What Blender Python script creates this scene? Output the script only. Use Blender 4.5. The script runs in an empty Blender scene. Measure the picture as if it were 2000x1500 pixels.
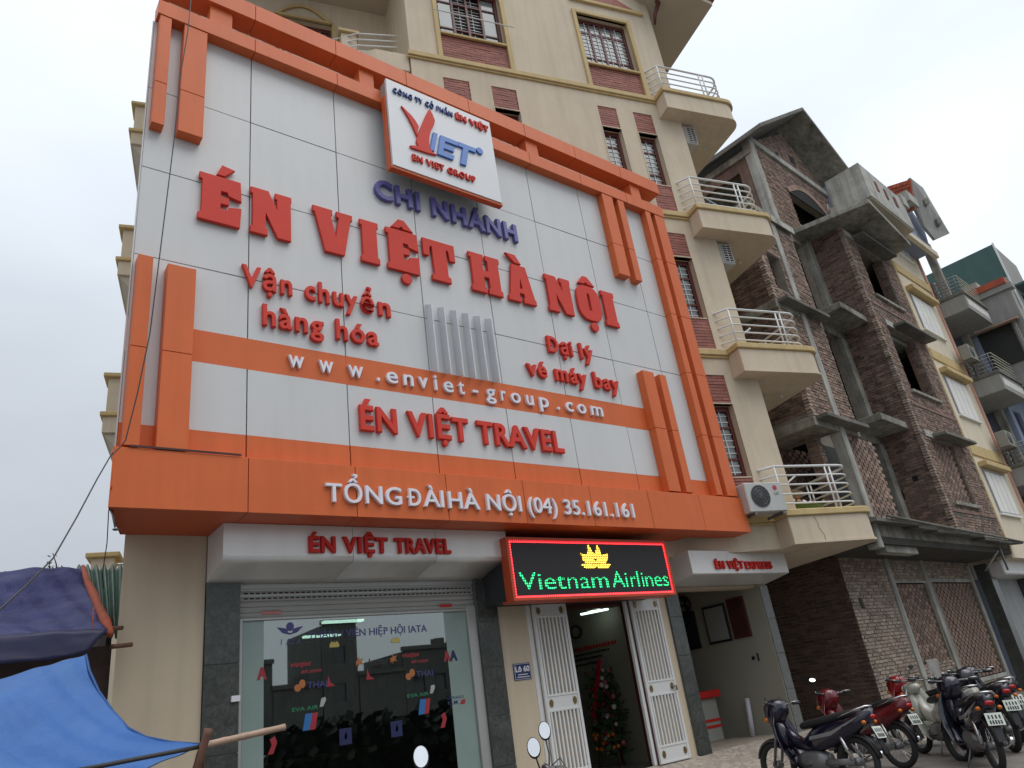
import bpy, bmesh, math, random
from mathutils import Vector, Matrix
R = math.radians
random.seed(7)
sc = bpy.context.scene
col = sc.collection

# ------------------------------------------------------------------ camera
FX, PITCH, ROLL, YAW = 1428.7, R(23.79), R(-8.42), R(39.67)
CAM = Vector((0.0, -7.56, 1.5))
def cam_axes():
    r = Vector((1, 0, 0)); f = Vector((0, math.cos(PITCH), math.sin(PITCH))); u = Vector((0, -math.sin(PITCH), math.cos(PITCH)))
    r2 = r * math.cos(ROLL) + u * math.sin(ROLL); u2 = u * math.cos(ROLL) - r * math.sin(ROLL)
    M = Matrix.Rotation(-YAW, 3, 'Z')
    return M @ r2, M @ u2, M @ f
_r, _u, _f = cam_axes()
cd = bpy.data.cameras.new('camera'); cam = bpy.data.objects.new('camera', cd); col.objects.link(cam)
m = Matrix((( _r.x, _u.x, -_f.x, CAM.x), (_r.y, _u.y, -_f.y, CAM.y), (_r.z, _u.z, -_f.z, CAM.z), (0, 0, 0, 1)))
cam.matrix_world = m
cd.sensor_fit = 'HORIZONTAL'; cd.sensor_width = 36.0; cd.lens = FX / 2000 * 36.0
cd.clip_start = 0.05; cd.clip_end = 900
sc.camera = cam

# ------------------------------------------------------------------ overcast sky
w = bpy.data.worlds.new('World'); sc.world = w; w.use_nodes = True
nt = w.node_tree; N = nt.nodes; L = nt.links; N.clear()
out = N.new('ShaderNodeOutputWorld'); bg = N.new('ShaderNodeBackground'); bg.inputs['Strength'].default_value = 0.1
sky = N.new('ShaderNodeTexSky'); sky.sky_type = 'NISHITA'; sky.sun_disc = False
SUN_EL, SUN_AZ = R(62), R(152)           # sun high behind the cloud, to the right of the street (azimuth from +Y towards +X)
sky.sun_elevation = SUN_EL; sky.sun_rotation = SUN_AZ
tc = N.new('ShaderNodeTexCoord')
def vmath(op, a=None, b=None):
    n = N.new('ShaderNodeVectorMath'); n.operation = op
    for i, v in enumerate((a, b)):
        if v is None: continue
        if isinstance(v, (tuple, list, Vector)): n.inputs[i].default_value = v
        else: L.new(v, n.inputs[i])
    return n
def wmath(op, a, b=None, clamp=False):
    n = N.new('ShaderNodeMath'); n.operation = op; n.use_clamp = clamp
    for i, v in enumerate((a, b)):
        if v is None: continue
        if isinstance(v, (int, float)): n.inputs[i].default_value = v
        else: L.new(v, n.inputs[i])
    return n.outputs[0]
sd = (0.889, 0.217, 0.403)       # bright break in the cloud over the far end of the row
dotn = vmath('DOT_PRODUCT', tc.outputs['Generated'], sd)
d0 = wmath('MAXIMUM', dotn.outputs['Value'], 0.0)
glow = wmath('POWER', d0, 40.0)
sep = N.new('ShaderNodeSeparateXYZ'); L.new(tc.outputs['Generated'], sep.inputs[0])
mp = N.new('ShaderNodeMapping'); mp.inputs['Scale'].default_value = (1.0, 1.0, 2.4); L.new(tc.outputs['Generated'], mp.inputs[0])
noi = N.new('ShaderNodeTexNoise'); noi.inputs['Scale'].default_value = 2.0; noi.inputs['Detail'].default_value = 5; noi.inputs['Roughness'].default_value = 0.5
L.new(mp.outputs[0], noi.inputs['Vector'])
cr = N.new('ShaderNodeValToRGB'); L.new(noi.outputs['Fac'], cr.inputs[0])
cr.color_ramp.elements[0].position = 0.33; cr.color_ramp.elements[0].color = (5.1, 5.5, 6.1, 1)
cr.color_ramp.elements[1].position = 0.68; cr.color_ramp.elements[1].color = (5.95, 6.4, 6.95, 1)
mixs = N.new('ShaderNodeMix'); mixs.data_type = 'RGBA'; mixs.inputs[0].default_value = 0.95
L.new(sky.outputs[0], mixs.inputs[6]); L.new(cr.outputs[0], mixs.inputs[7])
# brighter towards the veiled sun, and the usual overcast brightening towards the zenith
zen = wmath('MULTIPLY', wmath('POWER', wmath('MAXIMUM', sep.outputs['Z'], 0.0), 2.0), 1.5)
gain = wmath('ADD', wmath('ADD', wmath('MULTIPLY', glow, 0.55), 0.80), zen)
fin = vmath('SCALE', mixs.outputs[2]); L.new(gain, fin.inputs['Scale'])
L.new(fin.outputs[0], bg.inputs['Color']); L.new(bg.outputs[0], out.inputs[0])

sl = bpy.data.lights.new('sun', 'SUN'); sl.energy = 1.1; sl.angle = R(50); sl.color = (1.0, 0.96, 0.9)
so = bpy.data.objects.new('sun', sl); col.objects.link(so)
sv = Vector((math.sin(SUN_AZ) * math.cos(SUN_EL), math.cos(SUN_AZ) * math.cos(SUN_EL), math.sin(SUN_EL)))
so.rotation_euler = sv.to_track_quat('Z', 'Y').to_euler(); so.location = (20, 5, 40)

sc.view_settings.view_transform = 'Standard'; sc.view_settings.look = 'None'
sc.view_settings.exposure = 0.20; sc.view_settings.gamma = 1.0; sc.view_settings.use_curve_mapping = False
sc.cycles.max_bounces = 6; sc.cycles.diffuse_bounces = 3; sc.cycles.glossy_bounces = 3
sc.cycles.transparent_max_bounces = 12; sc.cycles.transmission_bounces = 4
sc.cycles.use_denoising = True

# ------------------------------------------------------------------ materials
MATS = {}
def mat(name, c, rough=0.6, var=0.08, scale=2.0, bump=0.0, bscale=60.0, metal=0.0, streak=0.0, island=0.0, spec=0.5, emit=None, estr=0.0, coat=0.0, stain=None, stain_amt=0.0, stain_scale=1.2):
    if name in MATS: return MATS[name]
    m = bpy.data.materials.new(name); m.use_nodes = True; MATS[name] = m
    t = m.node_tree; n = t.nodes; l = t.links; b = n['Principled BSDF']
    b.inputs['Roughness'].default_value = rough; b.inputs['Metallic'].default_value = metal
    b.inputs['Specular IOR Level'].default_value = spec
    if coat: b.inputs['Coat Weight'].default_value = coat; b.inputs['Coat Roughness'].default_value = 0.08
    tcn = n.new('ShaderNodeTexCoord'); geo = n.new('ShaderNodeNewGeometry')
    nz = n.new('ShaderNodeTexNoise'); nz.inputs['Scale'].default_value = scale; nz.inputs['Detail'].default_value = 6; nz.inputs['Roughness'].default_value = 0.62
    l.new(geo.outputs['Position'], nz.inputs['Vector'])
    mr = n.new('ShaderNodeMapRange'); mr.inputs[1].default_value = 0.3; mr.inputs[2].default_value = 0.7
    mr.inputs[3].default_value = 1 - var; mr.inputs[4].default_value = 1 + var; l.new(nz.outputs['Fac'], mr.inputs[0])
    val = mr.outputs[0]
    def mul(a, bb):
        q = n.new('ShaderNodeMath'); q.operation = 'MULTIPLY'; l.new(a, q.inputs[0])
        if isinstance(bb, (int, float)): q.inputs[1].default_value = bb
        else: l.new(bb, q.inputs[1])
        return q.outputs[0]
    if island:
        mi = n.new('ShaderNodeMapRange'); mi.inputs[3].default_value = 1 - island; mi.inputs[4].default_value = 1 + island
        l.new(geo.outputs['Random Per Island'], mi.inputs[0]); val = mul(val, mi.outputs[0])
    if streak:
        mm = n.new('ShaderNodeMapping'); mm.inputs['Scale'].default_value = (7, 7, 0.5); l.new(geo.outputs['Position'], mm.inputs[0])
        ns = n.new('ShaderNodeTexNoise'); ns.inputs['Scale'].default_value = 1.0; ns.inputs['Detail'].default_value = 4; l.new(mm.outputs[0], ns.inputs['Vector'])
        ms = n.new('ShaderNodeMapRange'); ms.inputs[1].default_value = 0.42; ms.inputs[2].default_value = 0.72; ms.inputs[3].default_value = 1; ms.inputs[4].default_value = 1 - streak
        l.new(ns.outputs['Fac'], ms.inputs[0]); val = mul(val, ms.outputs[0])
    base = None
    if stain:
        n2 = n.new('ShaderNodeTexNoise'); n2.inputs['Scale'].default_value = stain_scale; n2.inputs['Detail'].default_value = 7; n2.inputs['Roughness'].default_value = 0.7
        l.new(geo.outputs['Position'], n2.inputs['Vector'])
        m2 = n.new('ShaderNodeMapRange'); m2.inputs[1].default_value = 0.45; m2.inputs[2].default_value = 0.68; m2.inputs[3].default_value = 0; m2.inputs[4].default_value = stain_amt
        l.new(n2.outputs['Fac'], m2.inputs[0])
        mx = n.new('ShaderNodeMix'); mx.data_type = 'RGBA'; l.new(m2.outputs[0], mx.inputs[0]); mx.inputs[6].default_value = (*c, 1); mx.inputs[7].default_value = (*stain, 1)
        base = mx.outputs[2]
    vs = n.new('ShaderNodeVectorMath'); vs.operation = 'SCALE'; l.new(val, vs.inputs['Scale'])
    if base: l.new(base, vs.inputs[0])
    else: vs.inputs[0].default_value = c
    l.new(vs.outputs[0], b.inputs['Base Color'])
    if bump:
        nb = n.new('ShaderNodeTexNoise'); nb.inputs['Scale'].default_value = bscale; nb.inputs['Detail'].default_value = 4; l.new(geo.outputs['Position'], nb.inputs['Vector'])
        bp = n.new('ShaderNodeBump'); bp.inputs['Strength'].default_value = bump; bp.inputs['Distance'].default_value = 0.02
        l.new(nb.outputs['Fac'], bp.inputs['Height']); l.new(bp.outputs[0], b.inputs['Normal'])
    if emit:
        b.inputs['Emission Color'].default_value = (*emit, 1); b.inputs['Emission Strength'].default_value = estr
    return m

ORANGE = mat('orange_panel', (0.69, 0.155, 0.048), 0.42, 0.05, 1.2, 0.03, 3.0, streak=0.08, spec=0.25)
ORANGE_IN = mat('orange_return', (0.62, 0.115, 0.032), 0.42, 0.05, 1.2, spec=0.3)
WHITE = mat('white_panel', (0.64, 0.64, 0.63), 0.36, 0.03, 0.7, 0.03, 2.5, streak=0.035, spec=0.4)
JOINT = mat('joint_dark', (0.035, 0.035, 0.04), 0.8)
REDL = mat('red_letter', (0.66, 0.060, 0.040), 0.55, 0.06, spec=0.2)
REDD = mat('red_letter_deep', (0.58, 0.030, 0.024), 0.5, 0.06, spec=0.2)
PURP = mat('purple_letter', (0.12, 0.11, 0.33), 0.4, 0.04)
NAVY = mat('navy_letter', (0.02, 0.05, 0.26), 0.4, 0.04)
BLUE = mat('blue_letter', (0.035, 0.16, 0.52), 0.35, 0.04)
WHITEL = mat('white_letter', (0.80, 0.78, 0.83), 0.4, 0.03)
CREAM = mat('cream_plaster', (0.67, 0.56, 0.415), 0.85, 0.06, 0.7, 0.15, 45, streak=0.10, stain=(0.43, 0.37, 0.27), stain_amt=0.28, stain_scale=0.6)
CREAM2 = mat('beige_plaster', (0.60, 0.50, 0.36), 0.85, 0.05, 0.8, 0.08, 30, streak=0.08)
SOFFIT = mat('soffit_plaster', (0.50, 0.44, 0.35), 0.9, 0.05, 0.8, 0.2, 50)
OCHRE = mat('ochre_moulding', (0.58, 0.43, 0.20), 0.75, 0.08, 2.0, 0.2, 50, streak=0.12)
CLAD = mat('red_cladding_tile', (0.33, 0.125, 0.095), 0.7, 0.15, 3.0, 0.2, 60, island=0.14)
CLADJ = mat('cladding_joint', (0.12, 0.035, 0.03), 0.9)
MAROON = mat('maroon_wood', (0.115, 0.028, 0.022), 0.45, 0.12, 4.0, spec=0.5)
GRILL = mat('white_bar', (0.72, 0.72, 0.70), 0.4, 0.04)
ALU = mat('silver_cladding', (0.78, 0.77, 0.73), 0.30, 0.04, 1.0, metal=0.15, streak=0.05)
ALUF = mat('aluminium_frame', (0.46, 0.46, 0.44), 0.4, 0.04, metal=0.4)
GRAN = mat('granite', (0.062, 0.068, 0.060), 0.22, 0.35, 26.0, stain=(0.12, 0.125, 0.115), stain_amt=0.5, stain_scale=3.5)
GRANL = mat('granite_light', (0.17, 0.175, 0.165), 0.35, 0.25, 22.0)
BRICK = mat('brick_clay', (0.215, 0.130, 0.098), 0.9, 0.22, 6.0, 0.5, 50, island=0.45, streak=0.35, stain=(0.13, 0.085, 0.065), stain_amt=0.8, stain_scale=1.4)
BRICKL = mat('brick_pale', (0.285, 0.19, 0.145), 0.9, 0.2, 6.0, 0.5, 50, island=0.38, streak=0.3, stain=(0.22, 0.16, 0.13), stain_amt=0.8, stain_scale=1.3)
BRICKD = mat('brick_dusty', (0.36, 0.275, 0.215), 0.92, 0.2, 5.0, 0.5, 50, island=0.30, stain=(0.33, 0.285, 0.235), stain_amt=0.75, stain_scale=1.1)
MORTAR = mat('mortar', (0.25, 0.215, 0.175), 0.95, 0.2, 5.0, 0.5, 40)
CONC = mat('raw_concrete', (0.36, 0.34, 0.285), 0.92, 0.25, 1.8, 0.5, 18, streak=0.4, stain=(0.09, 0.083, 0.062), stain_amt=0.75, stain_scale=1.1)
CONCL = mat('pale_concrete', (0.47, 0.46, 0.41), 0.9, 0.18, 1.6, 0.4, 20, streak=0.4, stain=(0.17, 0.16, 0.13), stain_amt=0.6, stain_scale=0.9)
CONCD = mat('weathered_concrete', (0.20, 0.19, 0.165), 0.95, 0.25, 2.0, 0.6, 15, streak=0.3, stain=(0.05, 0.05, 0.04), stain_amt=0.7, stain_scale=1.0)
YEL = mat('yellow_plaster', (0.72, 0.63, 0.48), 0.85, 0.05, 1.0, 0.2, 40, streak=0.10)
PINK = mat('pink_trim', (0.60, 0.34, 0.26), 0.8, 0.06, 1.0, 0.1, 40)
SHUT = mat('white_shutter', (0.82, 0.80, 0.74), 0.5, 0.05)
STONE = mat('crazy_stone', (0.34, 0.27, 0.24), 0.85, 0.3, 2.0, 0.3, 30)
GREYW = mat('grey_render', (0.33, 0.325, 0.30), 0.9, 0.08, 1.0, 0.2, 30, streak=0.2)
BLUEW = mat('pale_blue_render', (0.30, 0.35, 0.46), 0.9, 0.08, 1.0, 0.2, 30)
TEAL = mat('teal_sheet', (0.045, 0.105, 0.092), 0.6, 0.1, 1.5, streak=0.15)
TILER = mat('red_roof_tile', (0.40, 0.085, 0.04), 0.75, 0.15, 3.0, island=0.25)
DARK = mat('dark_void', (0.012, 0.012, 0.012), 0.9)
DARKG = mat('shaded_interior', (0.045, 0.047, 0.042), 0.9)
ROOMW = mat('room_wall', (0.36, 0.345, 0.27), 0.85, 0.05, 1.0)
ASPH = mat('street_concrete', (0.165, 0.16, 0.15), 0.92, 0.18, 1.5, 0.4, 30, stain=(0.09, 0.085, 0.08), stain_amt=0.5, stain_scale=0.8)
BLACK = mat('black_plastic', (0.012, 0.012, 0.014), 0.35, 0.1)
RUBBER = mat('rubber', (0.022, 0.022, 0.022), 0.75, 0.1, 20)
CHROME = mat('chrome', (0.62, 0.62, 0.62), 0.14, 0.03, metal=1.0)
METALG = mat('grey_metal', (0.20, 0.20, 0.20), 0.42, 0.15, 8, metal=0.6)
VINYL = mat('seat_vinyl', (0.016, 0.016, 0.018), 0.5, 0.1, 6, 0.1, 90)
BAMB = mat('bamboo', (0.42, 0.28, 0.20), 0.6, 0.15, 6, streak=0.2)
WOODB = mat('brown_pole', (0.14, 0.065, 0.04), 0.7, 0.2, 8)
TARPB = mat('blue_tarp', (0.022, 0.11, 0.34), 0.5, 0.10, 1.8, 0.6, 7, stain=(0.04, 0.15, 0.36), stain_amt=0.5, stain_scale=2.0)
TARPP = mat('purple_tarp', (0.028, 0.032, 0.115), 0.55, 0.22, 3.0, 0.7, 9, spec=0.2, stain=(0.065, 0.068, 0.17), stain_amt=0.45, stain_scale=3.5)
CABLE = mat('cable', (0.03, 0.03, 0.032), 0.6)
ORCLOTH = mat('orange_rag', (0.34, 0.075, 0.035), 0.8, 0.2, 8)
GREENS = mat('green_sheet', (0.10, 0.16, 0.12), 0.5, 0.15, 2, streak=0.3, metal=0.1)
GREEN = mat('leaf', (0.05, 0.10, 0.035), 0.7, 0.3, 9)

def glass_mat(name, tint, refl, rough=0.02, tr=None):
    m = bpy.data.materials.new(name); m.use_nodes = True; t = m.node_tree; n = t.nodes; l = t.links; n.clear()
    o = n.new('ShaderNodeOutputMaterial'); g = n.new('ShaderNodeBsdfGlossy'); g.inputs['Roughness'].default_value = rough
    g.inputs['Color'].default_value = (0.92, 0.95, 0.93, 1)
    t1 = n.new('ShaderNodeBsdfTransparent'); t1.inputs['Color'].default_value = (*tint, 1)
    fr = n.new('ShaderNodeFresnel'); fr.inputs['IOR'].default_value = 1.5
    ma = n.new('ShaderNodeMath'); ma.operation = 'MULTIPLY_ADD'; ma.inputs[1].default_value = 1.0; ma.inputs[2].default_value = refl; ma.use_clamp = True
    l.new(fr.outputs[0], ma.inputs[0]); mx = n.new('ShaderNodeMixShader'); l.new(ma.outputs[0], mx.inputs[0]); l.new(t1.outputs[0], mx.inputs[1]); l.new(g.outputs[0], mx.inputs[2]); l.new(mx.outputs[0], o.inputs[0])
    return m
GLASS = glass_mat('shop_glass', (0.70, 0.78, 0.75), 0.26, 0.012)
def opaque_glass(name, c, rough=0.12):
    return mat(name, c, rough, 0.25, 1.3, 0.05, 3.0, spec=0.8)
PANE = opaque_glass('window_pane', (0.20, 0.225, 0.22))
PANED = opaque_glass('dark_pane', (0.03, 0.034, 0.036))

# ------------------------------------------------------------------ scene helpers
FR = {'A': (Vector((0, 0, 0)), 0.0), 'B': (Vector((10.87, 0.20, 0)), R(-16.2)), 'C': (Vector((12.4, 0.0, 0)), R(4.7))}
def tag(o, label=None, cat=None, group=None, kind=None):
    if label: o['label'] = label
    if cat: o['category'] = cat
    if group: o['group'] = group
    if kind: o['kind'] = kind
    return o
BASE = {}; RFR = {}
def root_frame(p):
    while p is not None:
        if p.name in RFR: return RFR[p.name]
        p = p.parent
    return 'A'
CUR = [None]     # when set, coordinates are given in that frame under a root that stands in world axes
def thing(name, label, cat, frame='A', base=(0, 0, 0), rz=0.0, group=None, kind=None):
    org, a = FR[frame]; o = bpy.data.objects.new(name, None); col.objects.link(o); o.empty_display_size = 0.2
    o.location = org + Matrix.Rotation(a, 3, 'Z') @ Vector(base); o.rotation_euler = (0, 0, a + rz)
    BASE[o.name] = Vector(base) if rz == 0 else Vector((0, 0, 0)); RFR[o.name] = frame
    return tag(o, label, cat, group, kind)
def base_of(p):
    while p is not None:
        if p.name in BASE: return BASE[p.name]
        p = p.parent
    return Vector((0, 0, 0))
class MB:
    def __init__(s): s.v = []; s.f = []; s.sm = []
    def add(s, vs, fs, smooth=False):
        k = len(s.v); s.v += [tuple(p) for p in vs]; s.f += [tuple(i + k for i in q) for q in fs]; s.sm += [smooth] * len(fs); return s
    def box(s, x0, x1, y0, y1, z0, z1):
        if x0 > x1: x0, x1 = x1, x0
        if y0 > y1: y0, y1 = y1, y0
        if z0 > z1: z0, z1 = z1, z0
        return s.add([(x0, y0, z0), (x1, y0, z0), (x1, y1, z0), (x0, y1, z0), (x0, y0, z1), (x1, y0, z1), (x1, y1, z1), (x0, y1, z1)],
                     [(0, 3, 2, 1), (4, 5, 6, 7), (0, 1, 5, 4), (1, 2, 6, 5), (2, 3, 7, 6), (3, 0, 4, 7)])
    def prism(s, poly, z0, z1):      # polygon in plan (counter-clockwise), extruded in z
        n = len(poly); vs = [(x, y, z0) for x, y in poly] + [(x, y, z1) for x, y in poly]
        return s.add(vs, [tuple(reversed(range(n))), tuple(range(n, 2 * n))] + [(i, (i + 1) % n, n + (i + 1) % n, n + i) for i in range(n)])
    def extr(s, pts, d):             # planar 3d polygon extruded by vector d
        n = len(pts); d = Vector(d); vs = [Vector(p) for p in pts]; vs += [p + d for p in vs]
        return s.add(vs, [tuple(reversed(range(n))), tuple(range(n, 2 * n))] + [(i, (i + 1) % n, n + (i + 1) % n, n + i) for i in range(n)])
    def tube(s, pts, r, n=8, cap=True):
        pts = [Vector(p) for p in pts]; rs = r if isinstance(r, (list, tuple)) else [r] * len(pts); rings = []
        up = Vector((0, 0, 1)); prev = None; vs = []
        for i, p in enumerate(pts):
            d = (pts[min(i + 1, len(pts) - 1)] - pts[max(i - 1, 0)])
            d = d.normalized() if d.length > 1e-9 else Vector((0, 0, 1))
            if prev is None: a = d.cross(up if abs(d.z) < 0.95 else Vector((1, 0, 0))).normalized()
            else:
                a = prev - d * prev.dot(d)
                a = a.normalized() if a.length > 1e-6 else d.cross(up).normalized()
            prev = a; b = d.cross(a)
            for k in range(n):
                t = 2 * math.pi * k / n; vs.append(p + (a * math.cos(t) + b * math.sin(t)) * rs[i])
        fs = []
        for i in range(len(pts) - 1):
            for k in range(n): fs.append((i * n + k, i * n + (k + 1) % n, (i + 1) * n + (k + 1) % n, (i + 1) * n + k))
        if cap: fs.append(tuple(reversed(range(n)))); fs.append(tuple(range((len(pts) - 1) * n, len(pts) * n)))
        return s.add(vs, fs, True)
    def loft(s, rings, cap=True):    # rings: equal-length lists of points
        n = len(rings[0]); vs = [p for r_ in rings for p in r_]; fs = []
        for i in range(len(rings) - 1):
            for k in range(n): fs.append((i * n + k, i * n + (k + 1) % n, (i + 1) * n + (k + 1) % n, (i + 1) * n + k))
        if cap: fs.append(tuple(reversed(range(n)))); fs.append(tuple(range((len(rings) - 1) * n, len(rings) * n)))
        return s.add(vs, fs, True)
    def torus(s, c, R0, r0, axis='y', n=28, k=8):
        vs = []; fs = []; c = Vector(c)
        for i in range(n):
            t = 2 * math.pi * i / n
            for j in range(k):
                q = 2 * math.pi * j / k; rr = R0 + r0 * math.cos(q); h = r0 * math.sin(q)
                if axis == 'y': p = (rr * math.cos(t), h, rr * math.sin(t))
                elif axis == 'x': p = (h, rr * math.cos(t), rr * math.sin(t))
                else: p = (rr * math.cos(t), rr * math.sin(t), h)
                vs.append(c + Vector(p))
        for i in range(n):
            for j in range(k): fs.append((i * k + j, ((i + 1) % n) * k + j, ((i + 1) % n) * k + (j + 1) % k, i * k + (j + 1) % k))
        return s.add(vs, fs, True)
    def ball(s, c, rx, ry=None, rz=None, n=12, k=8):
        ry = ry or rx; rz = rz or rx; c = Vector(c); rings = []
        for i in range(k + 1):
            t = math.pi * (i / k); t = min(max(t, 0.02), math.pi - 0.02)
            rings.append([c + Vector((rx * math.sin(t) * math.cos(2 * math.pi * j / n), ry * math.sin(t) * math.sin(2 * math.pi * j / n), rz * math.cos(t))) for j in range(n)])
        return s.loft(rings)
    def xf(s, M, k0=0):
        s.v[k0:] = [tuple(M @ Vector(p)) for p in s.v[k0:]]; return s
    def build(s, name, material, parent=None, bevel=0.0, kind=None, label=None, cat=None, group=None, solid=0.0, subs=0):
        me = bpy.data.meshes.new(name); b = base_of(parent)
        if CUR[0] and root_frame(parent) != CUR[0]:
            org, a = FR[CUR[0]]; ca, sa = math.cos(a), math.sin(a)
            s.v = [(org.x + p[0] * ca - p[1] * sa, org.y + p[0] * sa + p[1] * ca, p[2]) for p in s.v]
        vs = [(p[0] - b.x, p[1] - b.y, p[2] - b.z) for p in s.v] if parent is not None else s.v
        me.from_pydata(vs, [], s.f); me.materials.append(material)
        if any(s.sm): me.polygons.foreach_set('use_smooth', s.sm)
        me.update()
        if bevel or not any(s.sm):
            pass
        o = bpy.data.objects.new(name, me); col.objects.link(o)
        bm = bmesh.new(); bm.from_mesh(me); bmesh.ops.recalc_face_normals(bm, faces=bm.faces)
        if bevel:
            ed = [e for e in bm.edges if len(e.link_faces) == 2 and e.calc_face_angle(0) > 0.6]
            bmesh.ops.bevel(bm, geom=ed, offset=bevel, segments=1, affect='EDGES', clamp_overlap=True)
        bm.to_mesh(me); bm.free()
        if solid: q = o.modifiers.new('s', 'SOLIDIFY'); q.thickness = solid
        if subs: q = o.modifiers.new('b', 'SUBSURF'); q.levels = subs; q.render_levels = subs
        if parent is not None: o.parent = parent
        return tag(o, label, cat, group, kind)
def box(name, material, parent, x0, x1, y0, y1, z0, z1, bevel=0.0, **kw):
    return MB().box(x0, x1, y0, y1, z0, z1).build(name, material, parent, bevel, **kw)

def wall_holes(x0, x1, z0, z1, y0, y1, holes):
    """wall slab in the xz plane (thickness y0..y1) with real rectangular openings"""
    xs = sorted({x0, x1} | {min(max(h[i], x0), x1) for h in holes for i in (0, 1)})
    zs = sorted({z0, z1} | {min(max(h[i], z0), z1) for h in holes for i in (2, 3)})
    nx, nz = len(xs) - 1, len(zs) - 1
    full = [[not any(h[0] <= (xs[i] + xs[i + 1]) / 2 <= h[1] and h[2] <= (zs[j] + zs[j + 1]) / 2 <= h[3] for h in holes) for j in range(nz)] for i in range(nx)]
    mb = MB(); idx = {}
    def V(i, j, k):
        if (i, j, k) not in idx: idx[(i, j, k)] = len(mb.v); mb.v.append((xs[i], (y0, y1)[k], zs[j]))
        return idx[(i, j, k)]
    def F(*q): mb.f.append(tuple(q)); mb.sm.append(False)
    g = lambda i, j: 0 <= i < nx and 0 <= j < nz and full[i][j]
    for i in range(nx):
        for j in range(nz):
            if not full[i][j]: continue
            F(V(i, j, 0), V(i + 1, j, 0), V(i + 1, j + 1, 0), V(i, j + 1, 0)); F(V(i, j, 1), V(i, j + 1, 1), V(i + 1, j + 1, 1), V(i + 1, j, 1))
            if not g(i - 1, j): F(V(i, j, 0), V(i, j + 1, 0), V(i, j + 1, 1), V(i, j, 1))
            if not g(i + 1, j): F(V(i + 1, j, 0), V(i + 1, j, 1), V(i + 1, j + 1, 1), V(i + 1, j + 1, 0))
            if not g(i, j - 1): F(V(i, j, 0), V(i, j, 1), V(i + 1, j, 1), V(i + 1, j, 0))
            if not g(i, j + 1): F(V(i, j + 1, 0), V(i + 1, j + 1, 0), V(i + 1, j + 1, 1), V(i, j + 1, 1))
    return mb

def bricks(mb, a0, a1, z0, z1, holes=(), axis='x', plane=0.0, side=-1, cz=0.078, lx=0.225, gap=0.019, proud=0.018):
    """running-bond bricks standing proud of a mortar face; axis = wall direction, side = which way they stick out"""
    z = z0; row = 0
    while z < z1 - 0.02:
        zt = min(z + cz - gap, z1); x = a0 - (lx / 2 if row % 2 else 0)
        while x < a1:
            xa, xb = max(x, a0), min(x + lx - gap, a1)
            segs = [(xa, xb)]
            for h in holes:
                if h[2] < zt and h[3] > z:
                    segs = [q for s_ in segs for q in ((s_[0], min(s_[1], h[0])), (max(s_[0], h[1]), s_[1])) if q[1] - q[0] > 0.02]
            for (p, q) in segs:
                if q - p < 0.03: continue
                d = proud * random.uniform(0.35, 1.5); j = random.uniform(-.004, .004)
                if axis == 'x': mb.box(p, q, plane - 0.01 * -side, plane + side * d, z + j, zt + j)
                else: mb.box(plane - 0.01 * -side, plane + side * d, p, q, z + j, zt + j)
            x += lx
        z += cz; row += 1
    return mb

# ------------------------------------------------------------------ lettering
def text_mesh(s, width, cap, depth, bold=0.0, bevel=0.004, shear=0.0, space=1.0):
    c = bpy.data.curves.new('t', 'FONT'); c.body = s; c.size = 1.0; c.resolution_u = 4
    c.offset = bold; c.shear = shear; c.space_character = space; c.fill_mode = 'BOTH'
    o = bpy.data.objects.new('t', c); col.objects.link(o)
    dg = bpy.context.evaluated_depsgraph_get(); dg.update()
    o2 = o.evaluated_get(dg); me = bpy.data.meshes.new_from_object(o2)
    xs = [v.co.x for v in me.vertices]; x0, x1 = min(xs), max(xs)
    sx = width / (x1 - x0); capf = 0.70 + 2 * bold; sz = cap / capf
    bpy.data.meshes.remove(me)
    c.extrude = depth / 2; c.bevel_depth = bevel / max(sz, 1e-3) if bevel else 0; c.bevel_resolution = 0
    dg = bpy.context.evaluated_depsgraph_get(); dg.update(); o2 = o.evaluated_get(dg); me = bpy.data.meshes.new_from_object(o2)
    bpy.data.objects.remove(o); bpy.data.curves.remove(c)
    V_ = [((v.co.x - x0) * sx, (v.co.y + bold) * sz, v.co.z) for v in me.vertices]
    F_ = [tuple(p.vertices) for p in me.polygons]; bpy.data.meshes.remove(me)
    return V_, F_
def cluster(V_, F_):
    par = list(range(len(V_)))
    def find(a):
        while par[a] != a: par[a] = par[par[a]]; a = par[a]
        return a
    for f in F_:
        r0 = find(f[0])
        for i in f[1:]:
            q = find(i)
            if q != r0: par[q] = r0
    # curve text duplicates verts between faces and sides: merge by position
    pos = {}
    for i, v in enumerate(V_):
        k = (round(v[0], 4), round(v[1], 4))
        if k in pos:
            a, b = find(i), find(pos[k])
            if a != b: par[a] = b
        else: pos[k] = i
    isl = {}
    for fi, f in enumerate(F_): isl.setdefault(find(f[0]), []).append(fi)
    items = []
    for k, fl in isl.items():
        xs = [V_[i][0] for fi in fl for i in F_[fi]]; items.append([min(xs), max(xs), fl])
    items.sort(key=lambda q: -(q[1] - q[0])); groups = []
    for it in items:
        for g in groups:
            ov = min(it[1], g[1]) - max(it[0], g[0])
            if ov > 0.55 * (it[1] - it[0]): g[2] += it[2]; break
        else: groups.append(it)
    groups.sort(key=lambda q: q[0]); return groups
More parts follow.
